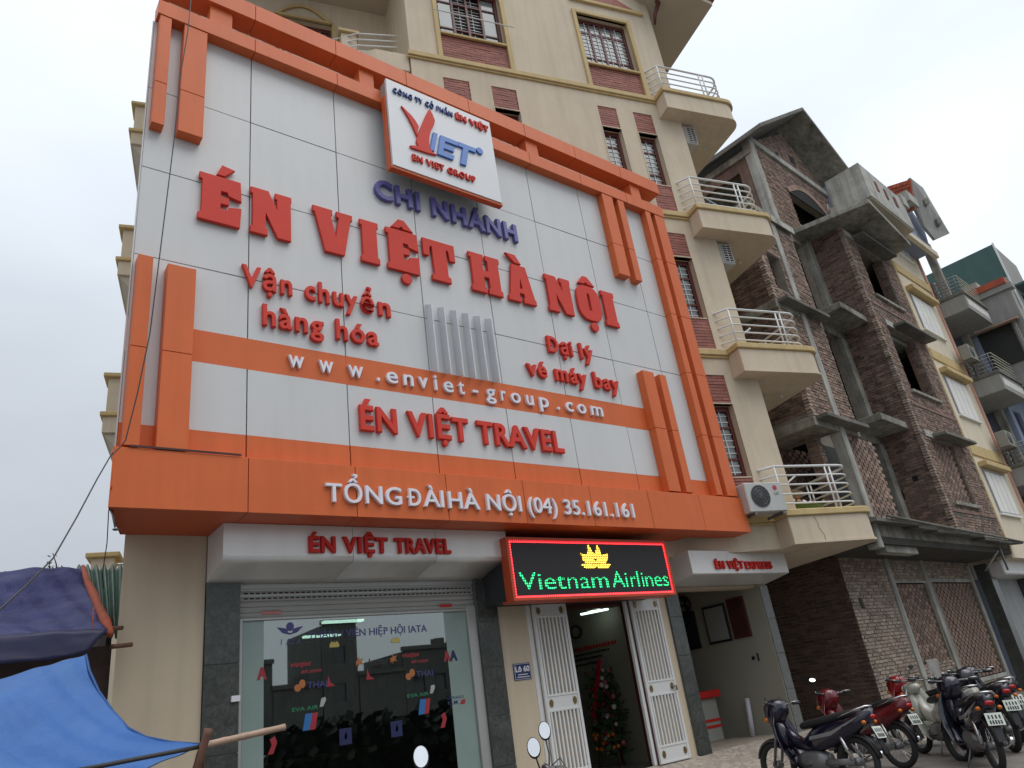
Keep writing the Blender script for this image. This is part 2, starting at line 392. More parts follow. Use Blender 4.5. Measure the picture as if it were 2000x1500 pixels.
def letters(s, parent, material, x0, x1, z, cap, y, depth=0.03, bold=0.02, bevel=0.004, name='letter', shear=0.0, split=True, mapper=None, space=1.0):
    """raised lettering on a plane facing -y, front at y"""
    V_, F_ = text_mesh(s, x1 - x0, cap, depth, bold, bevel, shear, space)
    mapper = mapper or (lambda a, b, c: (x0 + a, y + depth / 2 - c, z + b))
    gs = cluster(V_, F_) if split else [[0, 0, list(range(len(F_)))]]
    res = []
    for g in gs:
        mb = MB(); rm = {}
        for fi in g[2]:
            f = []
            for i in F_[fi]:
                if i not in rm: rm[i] = len(mb.v); mb.v.append(mapper(*V_[i]))
                f.append(rm[i])
            mb.f.append(tuple(f)); mb.sm.append(False)
        res.append(mb.build(name, material, parent))
    return res
def poly_letter(name, parent, material, loops, x0, x1, z0, z1, y, depth):
    """letter from outline loops in a unit square; first loops are outer outlines, holes handled by the fill"""
    c = bpy.data.curves.new('p', 'CURVE'); c.dimensions = '2D'; c.fill_mode = 'BOTH'; c.extrude = depth / 2; c.bevel_depth = 0.004; c.bevel_resolution = 0
    for lp in loops:
        sp = c.splines.new('POLY'); sp.points.add(len(lp) - 1); sp.use_cyclic_u = True
        for i, (a, b) in enumerate(lp): sp.points[i].co = (a * (x1 - x0), b * (z1 - z0), 0, 1)
    o = bpy.data.objects.new('p', c); col.objects.link(o)
    dg = bpy.context.evaluated_depsgraph_get(); dg.update(); me = bpy.data.meshes.new_from_object(o.evaluated_get(dg))
    mb = MB(); mb.v = [(x0 + v.co.x, y + depth / 2 - v.co.z, z0 + v.co.y) for v in me.vertices]
    mb.f = [tuple(p.vertices) for p in me.polygons]; mb.sm = [False] * len(mb.f)
    bpy.data.objects.remove(o); bpy.data.curves.remove(c); bpy.data.meshes.remove(me)
    return mb.build(name, material, parent)
def circ(cx, cy, rx, ry, n=16): return [(cx + rx * math.cos(2 * math.pi * i / n), cy + ry * math.sin(2 * math.pi * i / n)) for i in range(n)]
# ================================================================== ground
g = MB(); g.add([(-60, -60, 0.0), (160, -60, 0.0), (160, 90, 0.0), (-60, 90, 0.0)], [(0, 1, 2, 3)]); g.build('street', ASPH, None, kind='structure')
pv = MB(); pv.box(-12, 40, -3.2, 14, -.02, 0.05); pv.build('pavement', mat('pavement_concrete', (0.19, 0.17, 0.15), 0.92, 0.15, 1.6, 0.4, 25, stain=(0.12, 0.11, 0.10), stain_amt=0.6, stain_scale=1.0), None, 0.01, kind='structure')

def mosaic(name):
    m = bpy.data.materials.new(name); m.use_nodes = True; t = m.node_tree; n = t.nodes; l = t.links; b = n['Principled BSDF']; b.inputs['Roughness'].default_value = 0.55
    gq = n.new('ShaderNodeNewGeometry'); v = n.new('ShaderNodeTexVoronoi'); v.inputs['Scale'].default_value = 17; l.new(gq.outputs['Position'], v.inputs['Vector'])
    r = n.new('ShaderNodeValToRGB'); r.color_ramp.elements[0].color = (0.30, 0.25, 0.20, 1); r.color_ramp.elements[1].color = (0.47, 0.40, 0.335, 1)
    s = n.new('ShaderNodeSeparateColor'); l.new(v.outputs['Color'], s.inputs[0]); l.new(s.outputs[0], r.inputs[0]); l.new(r.outputs[0], b.inputs['Base Color'])
    v2 = n.new('ShaderNodeTexVoronoi'); v2.feature = 'DISTANCE_TO_EDGE'; v2.inputs['Scale'].default_value = 17; l.new(gq.outputs['Position'], v2.inputs['Vector'])
    bp = n.new('ShaderNodeBump'); bp.inputs['Strength'].default_value = 0.5; bp.inputs['Distance'].default_value = 0.02; l.new(v2.outputs['Distance'], bp.inputs['Height']); l.new(bp.outputs[0], b.inputs['Normal'])
    return m
PEB = mosaic('pebble_tile')
mb = MB(); mb.extr([(6.2, 0.83, 0.04), (6.2, -0.35, 0.04), (6.2, -0.35, 0.07), (6.2, 0.83, 0.50)], (8.2, 0, 0)); mb.build('ramp', PEB, None, kind='structure')

# ================================================================== corner building
cb = thing('corner_building', 'cream plastered corner house with curved balconies, maroon windows and a shop on its ground floor', 'building', 'A', (6.0, 1.0, 0.0))
CUR[0] = 'B'
TH = 0.24
def winset(u0, u1, z0, z1, cols, rows, vface=0.0, open_mid=False, par=None):
    """maroon casement set back in its opening: frame > panes, bars"""
    fr = MB(); v0, v1 = vface + 0.13, vface + 0.19; t = 0.075
    fr.box(u0, u0 + t, v0, v1, z0, z1).box(u1 - t, u1, v0, v1, z0, z1).box(u0 + t, u1 - t, v0, v1, z1 - t * 1.4, z1).box(u0 + t, u1 - t, v0, v1, z0, z0 + t)
    xs = [u0 + t]; acc = u0 + t; W = u1 - u0 - 2 * t; H = z1 - t * 1.4 - z0 - t
    for c_ in cols[:-1]:
        acc += c_ * W; fr.box(acc - 0.03, acc + 0.03, v0 + .003, v1 - .003, z0 + t, z1 - t * 1.4); xs.append(acc)
    xs.append(u1 - t); zs = [z0 + t]; acc = z0 + t
    for r_ in rows[:-1]:
        acc += r_ * H; zs.append(acc)
        fr.box(u0 + t, u1 - t, v0 + .006, v1 - .006, acc - 0.024, acc + 0.024)
    zs.append(z1 - t * 1.4)
    f = fr.build('window', MAROON, par or cb, 0.006)
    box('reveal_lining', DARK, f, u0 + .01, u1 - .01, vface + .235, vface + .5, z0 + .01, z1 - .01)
    bars = MB()
    for i in range(len(xs) - 1):
        for j in range(len(zs) - 1):
            if open_mid and i in (1, 2): continue
            box('pane', PANE, f, xs[i] + .02, xs[i + 1] - .02, v0 + .03, v0 + .036, zs[j] + .02, zs[j + 1] - .02)
    zz = z0 + 0.12; 
    while zz < z1 - 0.15:
        if open_mid: bars.box(u0 + t, u1 - t, v1 + .01, v1 + .022, zz, zz + .012)
        else: bars.box(u0 + t + .01, u1 - t - .01, v0 + .018, v0 + .026, zz, zz + .016)
        zz += 0.125 if not open_mid else 0.10
    for k in range(1, 2 if len(cols) < 2 else 5):
        x = u0 + (u1 - u0) * (k / (2 if len(cols) < 2 else 5)); bars.box(x - .007, x + .007, (v1 + .024 if open_mid else v0 + .008), (v1 + .034 if open_mid else v0 + .016), z0 + .05, z1 - .08)
    bars.build('window_bars', GRILL, f)
    return f
def clad(u0, u1, z0, z1, v=0.0, n=None):
    """recessed panel of thin red cladding bricks in courses"""
    box('panel_backing', CLADJ, cb, u0, u1, v + .035, v + .2, z0, z1)
    n = n or max(3, int((z1 - z0) / 0.063)); h = (z1 - z0) / n; mb = MB()
    for j in range(n):
        x = u0 - (0.11 if j % 2 else 0)
        while x < u1:
            a, b_ = max(x, u0) + .002, min(x + .22, u1) - .002
            if b_ - a > .02: d = random.uniform(-.004, .004); mb.box(a, b_, v + .018 + d, v + .04, z0 + j * h + .006, z0 + (j + 1) * h - .004)
            x += .22
    mb.build('cladding_brick', CLAD, cb, kind='stuff')

floors = [3.99, 7.33, 10.68, 14.03]
narrow = [(-4.25, -3.68), (-3.19, -2.62), (-0.66, -0.18), (0.256, 0.76)]
holes = []; W_ = []; P_ = []
for (a, b_) in narrow:
    for fz in floors[:3]:
        P_.append((a, b_, fz + 2.26, fz + 2.86)); W_.append((a, b_, fz + .80, fz + 2.24)); P_.append((a, b_, fz + .10, fz + .78))
BIGW = [(-4.19, -2.66), (-0.66, 0.74)]
for (a, b_) in BIGW: W_.append((a, b_, 14.86, 16.50)); P_.append((a, b_, 14.14, 14.80))
for h in W_ + P_: holes.append(h)
wm = wall_holes(-4.9, 1.55, 3.44, 17.6, 0.0, TH, holes); wm.build('wall', CREAM, cb)
for (a, b_, c_, d_) in P_:
    if a > 0 or c_ > 10: clad(a, b_, c_, d_)
    else: box('panel_backing', CREAM, cb, a, b_, .03, .2, c_, d_)
for (a, b_, c_, d_) in W_:
    if b_ - a > 1: winset(a, b_, c_, d_, (.25, .25, .25, .25), (.2, .56, .24), open_mid=a < -2)
    elif a > 0 or c_ > 10: winset(a, b_, c_, d_, (1,), (.24, .5, .26))
    else: box('reveal_lining', DARK, cb, a, b_, .1, .2, c_, d_)
    if b_ - a > 1:  # ochre surround round window and brick apron
        s_ = MB(); s_.box(a - .10, a, -.05, .06, 14.095, 16.6).box(b_, b_ + .10, -.05, .06, 14.095, 16.6).box(a, b_, -.05, .06, 16.5, 16.6).box(a, b_, -.055, .1, 14.80, 14.86); s_.build('window_surround', OCHRE, cb, .008)
    else:
        s_ = MB(); s_.box(a, b_, -.02, .1, d_, d_ + .022); s_.box(b_, b_ + .02, -.012, .02, c_, d_ + .022).box(a - .02, a, -.012, .02, c_, d_ + .022); s_.build('window_trim', CREAM, cb)
# left part: recess with balconies, right flank, back body
box('wall', CREAM, cb, -4.9, -4.66, TH, 1.6, 3.44, 17.6)
mbw = wall_holes(-9.6, -4.9, 3.44, 17.6, 1.6, 1.84, [(-7.45, -6.2, 14.13, 16.35)]); mbw.build('wall', CREAM, cb)
box('wall', CREAM, cb, -9.6, -9.36, 1.84, 9.5, 0, 17.6)
box('wall', CREAM, cb, 1.31, 1.55, TH, 9.5, 3.44, 17.6); MB().prism([(-.9, TH), (1.31, TH), (1.31, 3.0), (-.9, 3.0)], 3.44, 3.56).build('soffit', SOFFIT, cb)
box('wall', CREAM, cb, -9.36, 1.31, 9.26, 9.5, 0, 17.6)
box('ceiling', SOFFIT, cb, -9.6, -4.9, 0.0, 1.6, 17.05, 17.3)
arch = MB(); pts = [(-7.45 + 1.25 * i / 12, 1.56, 16.35 + 0.42 * math.sin(math.pi * i / 12)) for i in range(13)]
arch.tube(pts, .04, 6); arch.box(-7.53, -7.45, 1.54, 1.62, 14.1, 16.35).box(-6.2, -6.12, 1.54, 1.62, 14.1, 16.35).box(-7.45, -6.2, 1.54, 1.62, 16.35, 16.42)
arch.build('arch_moulding', OCHRE, cb)
winset(-7.45, -6.2, 14.13, 16.35, (.5, .5), (.7, .3), 1.6)
# cornices: stepped ochre band that breaks forward round each balcony
for fz in floors:
    c_ = MB(); h0, h1 = fz - .07, fz + .06
    c_.box(-4.96 if fz > 13 else -4.96, 1.0, -.07, .02, h0, h1).box(-4.96, -4.88, .02, 1.6, h0, h1)
    c_.box(-4.96, 1.0, -.04, .01, h0 - .05, h0); c_.build('cornice', OCHRE, cb, .012)
def outline(e, r=0.36):
    """plan of a balcony: square at the wall, rounded at the free end; e grows it outwards"""
    u0, u1, vf, vb = .97 - e, 3.03 + e, -.36 - e, 3.4; p = [(u0, 0.0), (u0, vf)]
    for i in range(9):
        t = -math.pi / 2 + math.pi / 2 * i / 8; p.append((u1 - r + r * math.cos(t), vf + r + r * math.sin(t)))
    p += [(u1, vb), (1.55, vb), (1.55, 0.0)]
    return p
for k, fz in enumerate(floors):
    MB().prism(outline(0), fz - .53, fz - .06).build('balcony_slab', CREAM, cb, .01)
    MB().prism(outline(.045), fz - .06, fz + .06).build('balcony_moulding', OCHRE, cb, .015)
    MB().prism(outline(.018), fz - .555, fz - .515).build('balcony_lip', CREAM, cb)
    if fz > 4:
        t_ = MB(); t_.torus((2.15, .75, fz - .56), .13, .012, 'z', 24, 6); t_.torus((2.15, .75, fz - .56), .075, .01, 'z', 20, 6)
        t_.build('ceiling_rose', SOFFIT, cb)
    # tubular railing
    rl = []
    u0, u1, vf = 1.09, 2.92, -.24; r = .34
    zt = fz + .90
    for j in range(5):
        z = fz + .20 + .175 * j; p = [(.90, 0.02, z), (.93, -.02, z), (u0, vf, z), (u1 - r, vf, z)]
        for i in range(1, 9):
            t = -math.pi / 2 + math.pi / 2 * i / 8; p.append((u1 - r + r * math.cos(t), vf + r + r * math.sin(t), z))
        p.append((u1, 3.1, z)); MB().tube(p, .024 if j == 4 else .017, 8).build('rail', GRILL, cb)
    for (x, y) in ((2.27, vf), (2.38, vf), (1.09, vf), (u1, .9), (u1, 1.0), (u1, 3.0)):
        MB().tube([(x, y, fz + .05), (x, y, zt)], .017, 8).build('rail_post', GRILL, cb)
    # left side balcony returns: slab corner with pier
    for (a0, a1) in ((-10.32, -9.6),):
        box('side_balcony_slab', CREAM, cb, a0, a1, 3.35, 9.0, fz - .36, fz - .04, .01)
        box('side_balcony_moulding', OCHRE, cb, a0 - .05, a1, 3.30, 9.0, fz - .04, fz + .04, .01)
        MB().extr([(a1, 3.4, fz - .36), (a0 + .03, 3.4, fz - .36), (a1, 3.4, fz - 1.25)], (0, 5.4, 0)).build('side_balcony_bracket', SOFFIT, cb)
        box('pier', CREAM, cb, a0 + .03, a0 + .38, 3.38, 3.78, fz + .04, fz + .74, .01)
        box('pier_cap', OCHRE, cb, a0 - .05, a0 + .46, 3.30, 3.86, fz + .74, fz + .82, .012)
        for j in range(3):
            MB().tube([(a0 + .4, 3.55, fz + .2 + .22 * j), (-9.6, 3.55, fz + .2 + .22 * j)], .02, 6).build('rail', GRILL, cb)
# recessed balcony on top floor seen between the beams
for fz in floors[2:]:
    MB().prism([(-9.6, .55), (-6.5, .55), (-5.6, .05), (-4.92, .05), (-4.92, 1.6), (-9.6, 1.6)], fz - .45, fz + .02).build('balcony_slab', CREAM, cb, .01)
    for (x, y) in ((-8.75, .62), (-6.05, .45)):
        box('pier', CREAM, cb, x - .16, x + .16, y, y + .32, fz + .02, fz + .78, .01); box('pier_cap', OCHRE, cb, x - .22, x + .22, y - .06, y + .38, fz + .78, fz + .86, .01)
    for j in range(4):
        MB().tube([(-9.4, .7, fz + .2 + .17 * j), (-6.5, .7, fz + .2 + .17 * j), (-5.9, .35, fz + .2 + .17 * j), (-5.1, .22, fz + .2 + .17 * j)], .017, 8).build('rail', GRILL, cb)
    for x in (-7.4, -7.28): MB().tube([(x, .7, fz), (x, .7, fz + .75)], .017, 6).build('rail_post', GRILL, cb)
# top: horizontal ochre moulding, brick gable field, tiled roof with overhanging soffit
box('cornice', OCHRE, cb, -.75, 1.32, -.07, .02, 16.93, 17.03, .01)
box('cornice', OCHRE, cb, -4.95, 1.6, -.035, .02, 17.6, 17.7, .01)
MB().extr([(-.6, -.025, 17.05), (1.15, -.025, 17.05), (.28, -.025, 17.55)], (0, .06, 0)).build('gable_brick', CLAD, cb)
rf = MB(); rf.extr([(1.2, -.75, 17.55), (2.95, -.75, 16.95), (2.95, -.75, 17.08), (1.2, -.75, 17.72)], (0, 9.5, 0)); rf.build('roof_soffit', SOFFIT, cb)
rt = MB(); rt.extr([(1.1, -.80, 17.80), (3.02, -.80, 17.09), (3.02, -.80, 17.19), (1.1, -.80, 17.92)], (0, 9.6, 0)); rt.build('roof_tile_edge', TILER, cb)
rf = MB(); rf.extr([(-9.9, -.2, 17.31), (-4.9, -.2, 19.2), (1.2, -.2, 17.75), (1.2, -.2, 17.95), (-4.9, -.2, 19.4), (-9.9, -.2, 17.45)], (0, 10, 0)); rf.build('roof', TILER, cb)
bk = MB(); bk.tube([(1.60, -.05, 16.7), (1.64, -.12, 17.0), (1.75, -.22, 17.3), (1.7, -.2, 17.5)], [.03, .05, .06, .05], 8).build('roof_bracket', MAROON, cb)
CUR[0] = None

# ---- ground floor shop front, square to the billboard
Y0 = 0.83
MB().prism([(1.46, Y0), (2.28, Y0), (2.28, 9.0), (1.46 + (9 - Y0) * .29, 9.0)], 0.0, 3.74).build('wall', CREAM2, cb)
box('wall', CREAM2, cb, 2.28, 10.6, Y0 + .05, Y0 + .35, 3.1, 3.74)
box('lintel', CREAM2, cb, 6.09, 9.5, Y0, Y0 + .05, 2.86, 3.74)
box('wall', CREAM2, cb, 6.09, 7.30, Y0, Y0 + .12, 0.3, 2.86)
box('wall', CREAM2, cb, 8.66, 9.50, Y0, Y0 + .12, 0.3, 2.86)
# granite tiled pilasters, each tile its own slab
def granite(x0, x1, y, ztop, hh, zbot=0.1, m=GRAN):
    z = zbot; k = 0
    box('pilaster_core', GRANL, cb, x0 + .01, x1 - .01, y + .012, y + .3, zbot, ztop)
    edges = []
    z = ztop
    while z > zbot + .01:
        zl = max(z - hh, zbot); box('granite_tile', m, cb, x0, x1, y, y + .02, zl + .004, z - .003, .003); z = zl
granite(2.285, 2.645, Y0 - .04, 3.2, .86)
granite(5.755, 6.09, Y0 - .04, 3.2, .58)
granite(9.50, 9.80, Y0 - .04, 3.12, .60)
granite(12.12, 12.36, Y0 - .02, 2.98, .60, m=GRANL)
# shop window
sw = MB(); sw.box(2.645, 2.69, .84, .92, .1, 2.80).box(5.615, 5.755, .83, .93, .1, 2.83).box(2.69, 5.615, .84, .90, 2.775, 2.80).box(2.69, 5.615, .84, .92, .1, .2)
swf = sw.build('shop_window', ALUF, cb, .004)
box('pane', GLASS, swf, 2.69, 5.615, .872, .880, .2, 2.775)
sh = MB(); sh.box(2.645, 5.755, .86, 1.15, 3.0, 3.12).box(2.645, 5.755, .84, 1.15, 3.12, 3.26); sh.build('shutter_box', ALUF, cb)
for i in range(5):
    z = 2.80 + .062 * i; MB().add([(2.645, .865, z), (5.755, .865, z), (5.755, .845, z + .03), (2.645, .845, z + .03), (5.755, .865, z + .058), (2.645, .865, z + .058)], [(0, 1, 2, 3), (3, 2, 4, 5)]).build('shutter_slat', ALUF, cb)
sl_ = MB()
for i in range(46): sl_.box(2.70 + i * .066, 2.742 + i * .066, .842, .85, 3.005, 3.018).box(2.70 + i * .066, 2.742 + i * .066, .842, .85, 3.062, 3.075)
sl_.build('shutter_slots', DARK, cb, kind='stuff')
box('shutter_sticker', REDD, cb, 5.22, 5.40, .838, .843, 2.835, 2.865); box('shutter_sticker', mat('faded_pink', (0.50, 0.18, 0.17), .6), cb, 2.90, 3.12, .838, .843, 2.835, 2.865)
box('sensor', WHITEL, cb, 2.56, 2.65, .76, .80, 1.96, 2.02, .004)

# green side glass seen inside the window edges, dim shop interior
box('window_film', mat('pale_green_film', (0.27, 0.35, 0.32), .2, .1, 1.5), swf, 2.70, 2.93, .8702, .8712, .2, 2.77)
box('window_film', MATS['pale_green_film'], swf, 5.28, 5.61, .8702, .8712, .2, 2.77)
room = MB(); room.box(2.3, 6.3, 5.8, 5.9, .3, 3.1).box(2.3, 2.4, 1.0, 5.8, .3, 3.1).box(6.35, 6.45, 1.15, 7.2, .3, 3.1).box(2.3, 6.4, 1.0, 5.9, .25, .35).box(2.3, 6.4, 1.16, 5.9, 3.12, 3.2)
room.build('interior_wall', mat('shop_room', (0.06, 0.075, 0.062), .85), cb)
LIT = mat('tube_light', (0.8, 0.9, 0.85), .5, emit=(0.75, 1.0, 0.88), estr=1.7)
for (x, y) in ((4.9, 3.1), (5.2, 4.6)):
    q = thing('ceiling_light', 'lit fluorescent tube on the shop ceiling, %s' % ('nearer the window' if y < 4 else 'farther from the window'), 'light', 'A', (x, y, 3.04), group='tubes lit inside the shop')
    box('tube', LIT, q, x - .32, x + .32, y - .05, y + .05, 3.03, 3.06); box('housing', GRILL, q, x - .36, x + .36, y - .08, y + .08, 3.06, 3.11)
ct = thing('shop_counter', 'dim dark counter behind the shop glass', 'counter', 'A', (4.2, 2.6, .35))
box('front', mat('counter_dark', (.05, .035, .03), .6), ct, 3.1, 5.2, 2.55, 2.6, .35, 1.25); box('top', mat('counter_top', (.13, .07, .04), .4), ct, 3.05, 5.25, 2.45, 3.1, 1.25, 1.3)

# entrance
box('door_recess', DARKG, cb, 6.5, 12.0, 7.0, 7.1, .3, 3.2)
en = MB(); en.box(6.5, 9.6, 6.0, 6.1, .3, 3.3); en.build('interior_wall', ROOMW, cb)
box('floor', mat('hall_floor', (.30, .29, .26), .25), cb, 6.5, 9.48, Y0, 6.0, .35, .45)
box('ceiling', ROOMW, cb, 6.5, 9.6, Y0 + .35, 6.0, 3.2, 3.3)
box('door_leaf', mat('dark_red_door', (.07, .016, .014), .35), cb, 8.60, 8.66, Y0 - .02, Y0 + .16, .45, 2.84, .01)
box('door_frame', mat('dark_red_door', (.05, .010, .008), .35), cb, 7.30, 7.36, Y0 + .04, Y0 + .3, .45, 2.82); box('door_frame', MATS['dark_red_door'], cb, 7.36, 8.62, Y0 + .06, Y0 + .3, 2.76, 2.86)
q = thing('ceiling_light', 'lit tube light on the hall ceiling seen through the open entrance', 'light', 'A', (9.2, 2.6, 2.86)); LIT2 = mat('hall_tube_light', (0.8, 0.9, 0.85), .5, emit=(0.8, 1.0, 0.93), estr=2.2); MB().extr([(9.08, 2.45, 2.85), (9.14, 2.45, 2.85), (9.34, 2.0, 2.85), (9.28, 2.0, 2.85)], (0, 0, .03)).build('tube', LIT2, q); box('housing', GRILL, q, 9.1, 9.3, 2.15, 2.3, 2.885, 3.0)
ck = thing('wall_clock', 'round dark clock on the side wall of the entrance hall', 'clock', 'A', (9.46, 3.05, 2.64))
MB().extr([(9.475, 3.05 + .15 * math.cos(t * math.pi / 12), 2.64 + .12 * math.sin(t * math.pi / 12)) for t in range(24)], (-.04, 0, 0)).build('case', mat('clock_case', (.06, .055, .045), .4), ck); MB().extr([(9.434, 3.05 + .10 * math.cos(t * math.pi / 12), 2.64 + .08 * math.sin(t * math.pi / 12)) for t in range(24)], (-.005, 0, 0)).build('dial', ROOMW, ck)
bn = thing('wall_lettering', 'rows of dark lettering with a red heading on the wall of the entrance hall', 'sign', 'A', (9.46, 2.7, 2.2))
for r_, (z, y0, y1, m_) in enumerate(((2.30, 2.1, 3.35, REDD), (2.22, 2.3, 3.3, DARK), (2.14, 2.5, 3.3, DARK), (2.05, 2.6, 3.3, DARK))):
    tl = MB(); y = y0
    while y < y1: w_ = random.uniform(.03, .07); tl.box(9.468, 9.479, y, y + w_, z, z + (.06 if r_ == 0 else .035)); y += w_ + .025
    tl.build('lettering', m_, bn)
# folding gates
def gate(x0, x1, y, zb, zt, side):
    fr = MB(); t = .045; zm0, zm1 = 1.40, 1.62; zt0 = zt - .19; zb1 = zb + .24
    fr.box(x0, x0 + t, y, y + .04, zb, zt).box(x1 - t, x1, y, y + .04, zb, zt)
    for a, b_ in ((zb, zb + .03), (zb1 - .03, zb1), (zm0, zm0 + .03), (zm1 - .03, zm1), (zt0, zt0 + .03), (zt - .03, zt)): fr.box(x0 + t, x1 - t, y + .002, y + .038, a, b_)
    f = fr.build('gate_leaf', GRILL, cb, .003)
    for a, b_ in ((zb + .03, zb1 - .03), (zm0 + .03, zm1 - .03), (zt0 + .03, zt - .03)):
        box('gate_sheet', GRILL, f, x0 + t, x1 - t, y + .012, y + .02, a, b_)
        for xx in (x0 + .1, x1 - .1):
            MB().extr([(xx + .033 * math.cos(k * math.pi / 4), y + .011, (a + b_) / 2 + .05 * math.sin(k * math.pi / 4)) for k in range(8)], (0, -.012, 0)).build('rosette', mat('brass', (.25, .18, .06), .4, metal=.6), f)
    for (a, b_) in ((zb1, zm0), (zm1, zt0)):
        for i in range(8):
            x = x0 + t + .03 + i * (x1 - x0 - 2 * t - .06) / 7; box('gate_bar', GRILL, f, x - .014, x + .014, y + .006, y + .032, a, b_)
    box('gate_fold', GRILL, f, x0 - .085, x0 - .01, y + .05, y + .10, zb, zt, .003)
    if side: MB().tube([(x1 - .13, y - .03, 1.50), (x1 - .04, y - .03, 1.50), (x1 - .04, y - .03, 1.44)], .014, 6).build('padlock', METALG, f)
gate(6.68, 7.30, Y0 - .06, .45, 2.81, False)
gate(8.63, 9.29, Y0 - .06, .50, 2.83, True)

# side room: right wall with pictures, service counter
box('interior_wall', ROOMW, cb, 12.10, 12.12, Y0, 5.0, .3, 3.2)
box('wall', CREAM, cb, 12.12, 12.36, Y0 + .02, 5.0, .3, 3.74)
_ = box('wall', CREAM2, cb, 9.8, 12.36, Y0 + .06, Y0 + .3, 2.96, 3.74)
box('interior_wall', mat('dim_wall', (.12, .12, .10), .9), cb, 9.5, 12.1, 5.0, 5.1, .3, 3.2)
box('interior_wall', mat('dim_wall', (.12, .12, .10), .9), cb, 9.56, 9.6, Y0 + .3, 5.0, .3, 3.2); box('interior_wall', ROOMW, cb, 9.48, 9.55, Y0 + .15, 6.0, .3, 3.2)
mb = MB(); mb.box(9.6, 12.1, Y0, 5.0, .46, .50); mb.build('floor', PEB, cb)
def frame_on_wall(name, label, cat, y0, y1, z0, z1, mi, border):
    t_ = thing(name, label, cat, 'A', (12.08, y0, z0)); box('frame', border, t_, 12.06, 12.095, y0, y1, z0, z1, .004); box('face', mi, t_, 12.05, 12.06, y0 + .04, y1 - .04, z0 + .04, z1 - .04)
frame_on_wall('notice_board', 'pale notice board in a dark frame on the side room wall', 'notice board', 1.66, 2.2, 2.13, 2.82, mat('pale_board', (.30, .31, .28), .7), BLACK)
frame_on_wall('poster', 'dark red poster on the side room wall nearest the opening', 'poster', 1.2, 1.60, 2.14, 2.87, mat('dark_poster', (.07, .025, .02), .5, .5, 5), mat('poster_edge', (.10, .03, .015), .6))
frame_on_wall('cabinet', 'dark tall cabinet high on the side room wall farthest inside', 'cabinet', 2.42, 2.78, 2.1, 2.8, DARK, BLACK)
fan = thing('wall_fan', 'black wall fan high on the side room wall', 'fan', 'A', (11.95, 2.5, 2.95)); MB().torus((11.9, 2.5, 2.93), .17, .02, 'x', 20, 6).torus((11.95, 2.5, 2.93), .15, .02, 'x', 20, 6).build('guard', BLACK, fan)
bl = MB()
for k in range(3):
    a = k * 2.094; bl.extr([(11.92, 2.5 + .02 * math.cos(a), 2.93 + .02 * math.sin(a)), (11.92, 2.5 + .15 * math.cos(a - .4), 2.93 + .15 * math.sin(a - .4)), (11.92, 2.5 + .15 * math.cos(a + .4), 2.93 + .15 * math.sin(a + .4))], (.01, 0, 0))
bl.build('blades', BLACK, fan); MB().tube([(11.92, 2.5, 2.93), (12.1, 2.5, 2.9)], .03, 8).build('arm', BLACK, fan)
sk = thing('socket', 'small dark socket on the side room wall', 'socket', 'A', (12.09, 1.31, 1.78)); box('plate', BLACK, sk, 12.08, 12.1, 1.28, 1.34, 1.74, 1.80, .004)
sk = thing('light_switch', 'narrow dark switch beside the socket on the side room wall', 'switch', 'A', (12.09, 1.2, 1.78)); box('plate', BLACK, sk, 12.08, 12.1, 1.19, 1.215, 1.71, 1.84, .003)
ctr = thing('service_counter', 'white counter with red top and red stripes in the side room', 'counter', 'A', (11.3, 2.3, .5))
box('body', mat('counter_white', (.34, .34, .30), .6), ctr, 10.6, 11.75, 2.1, 2.6, .5, 1.22, .01); box('top', REDD, ctr, 10.5, 11.8, 2.0, 2.65, 1.22, 1.34, .01)
for z in (.72, .82): box('stripe', REDD, ctr, 10.6, 11.75, 2.09, 2.1, z, z + .045)
box('bottle', mat('green_bottle', (.04, .16, .08), .2), None, 11.25, 11.32, 2.2, 2.27, 1.34, 1.52, .01, label='small green bottle standing on the red counter top', cat='bottle')
MB().tube([(11.94, 1.62, .5), (12.0, 1.6, 1.12)], .045, 14).build('white_tube', mat('white_tube', (.62, .62, .66), .4), None, label='tall white paper tube leaning in the side room', cat='tube')
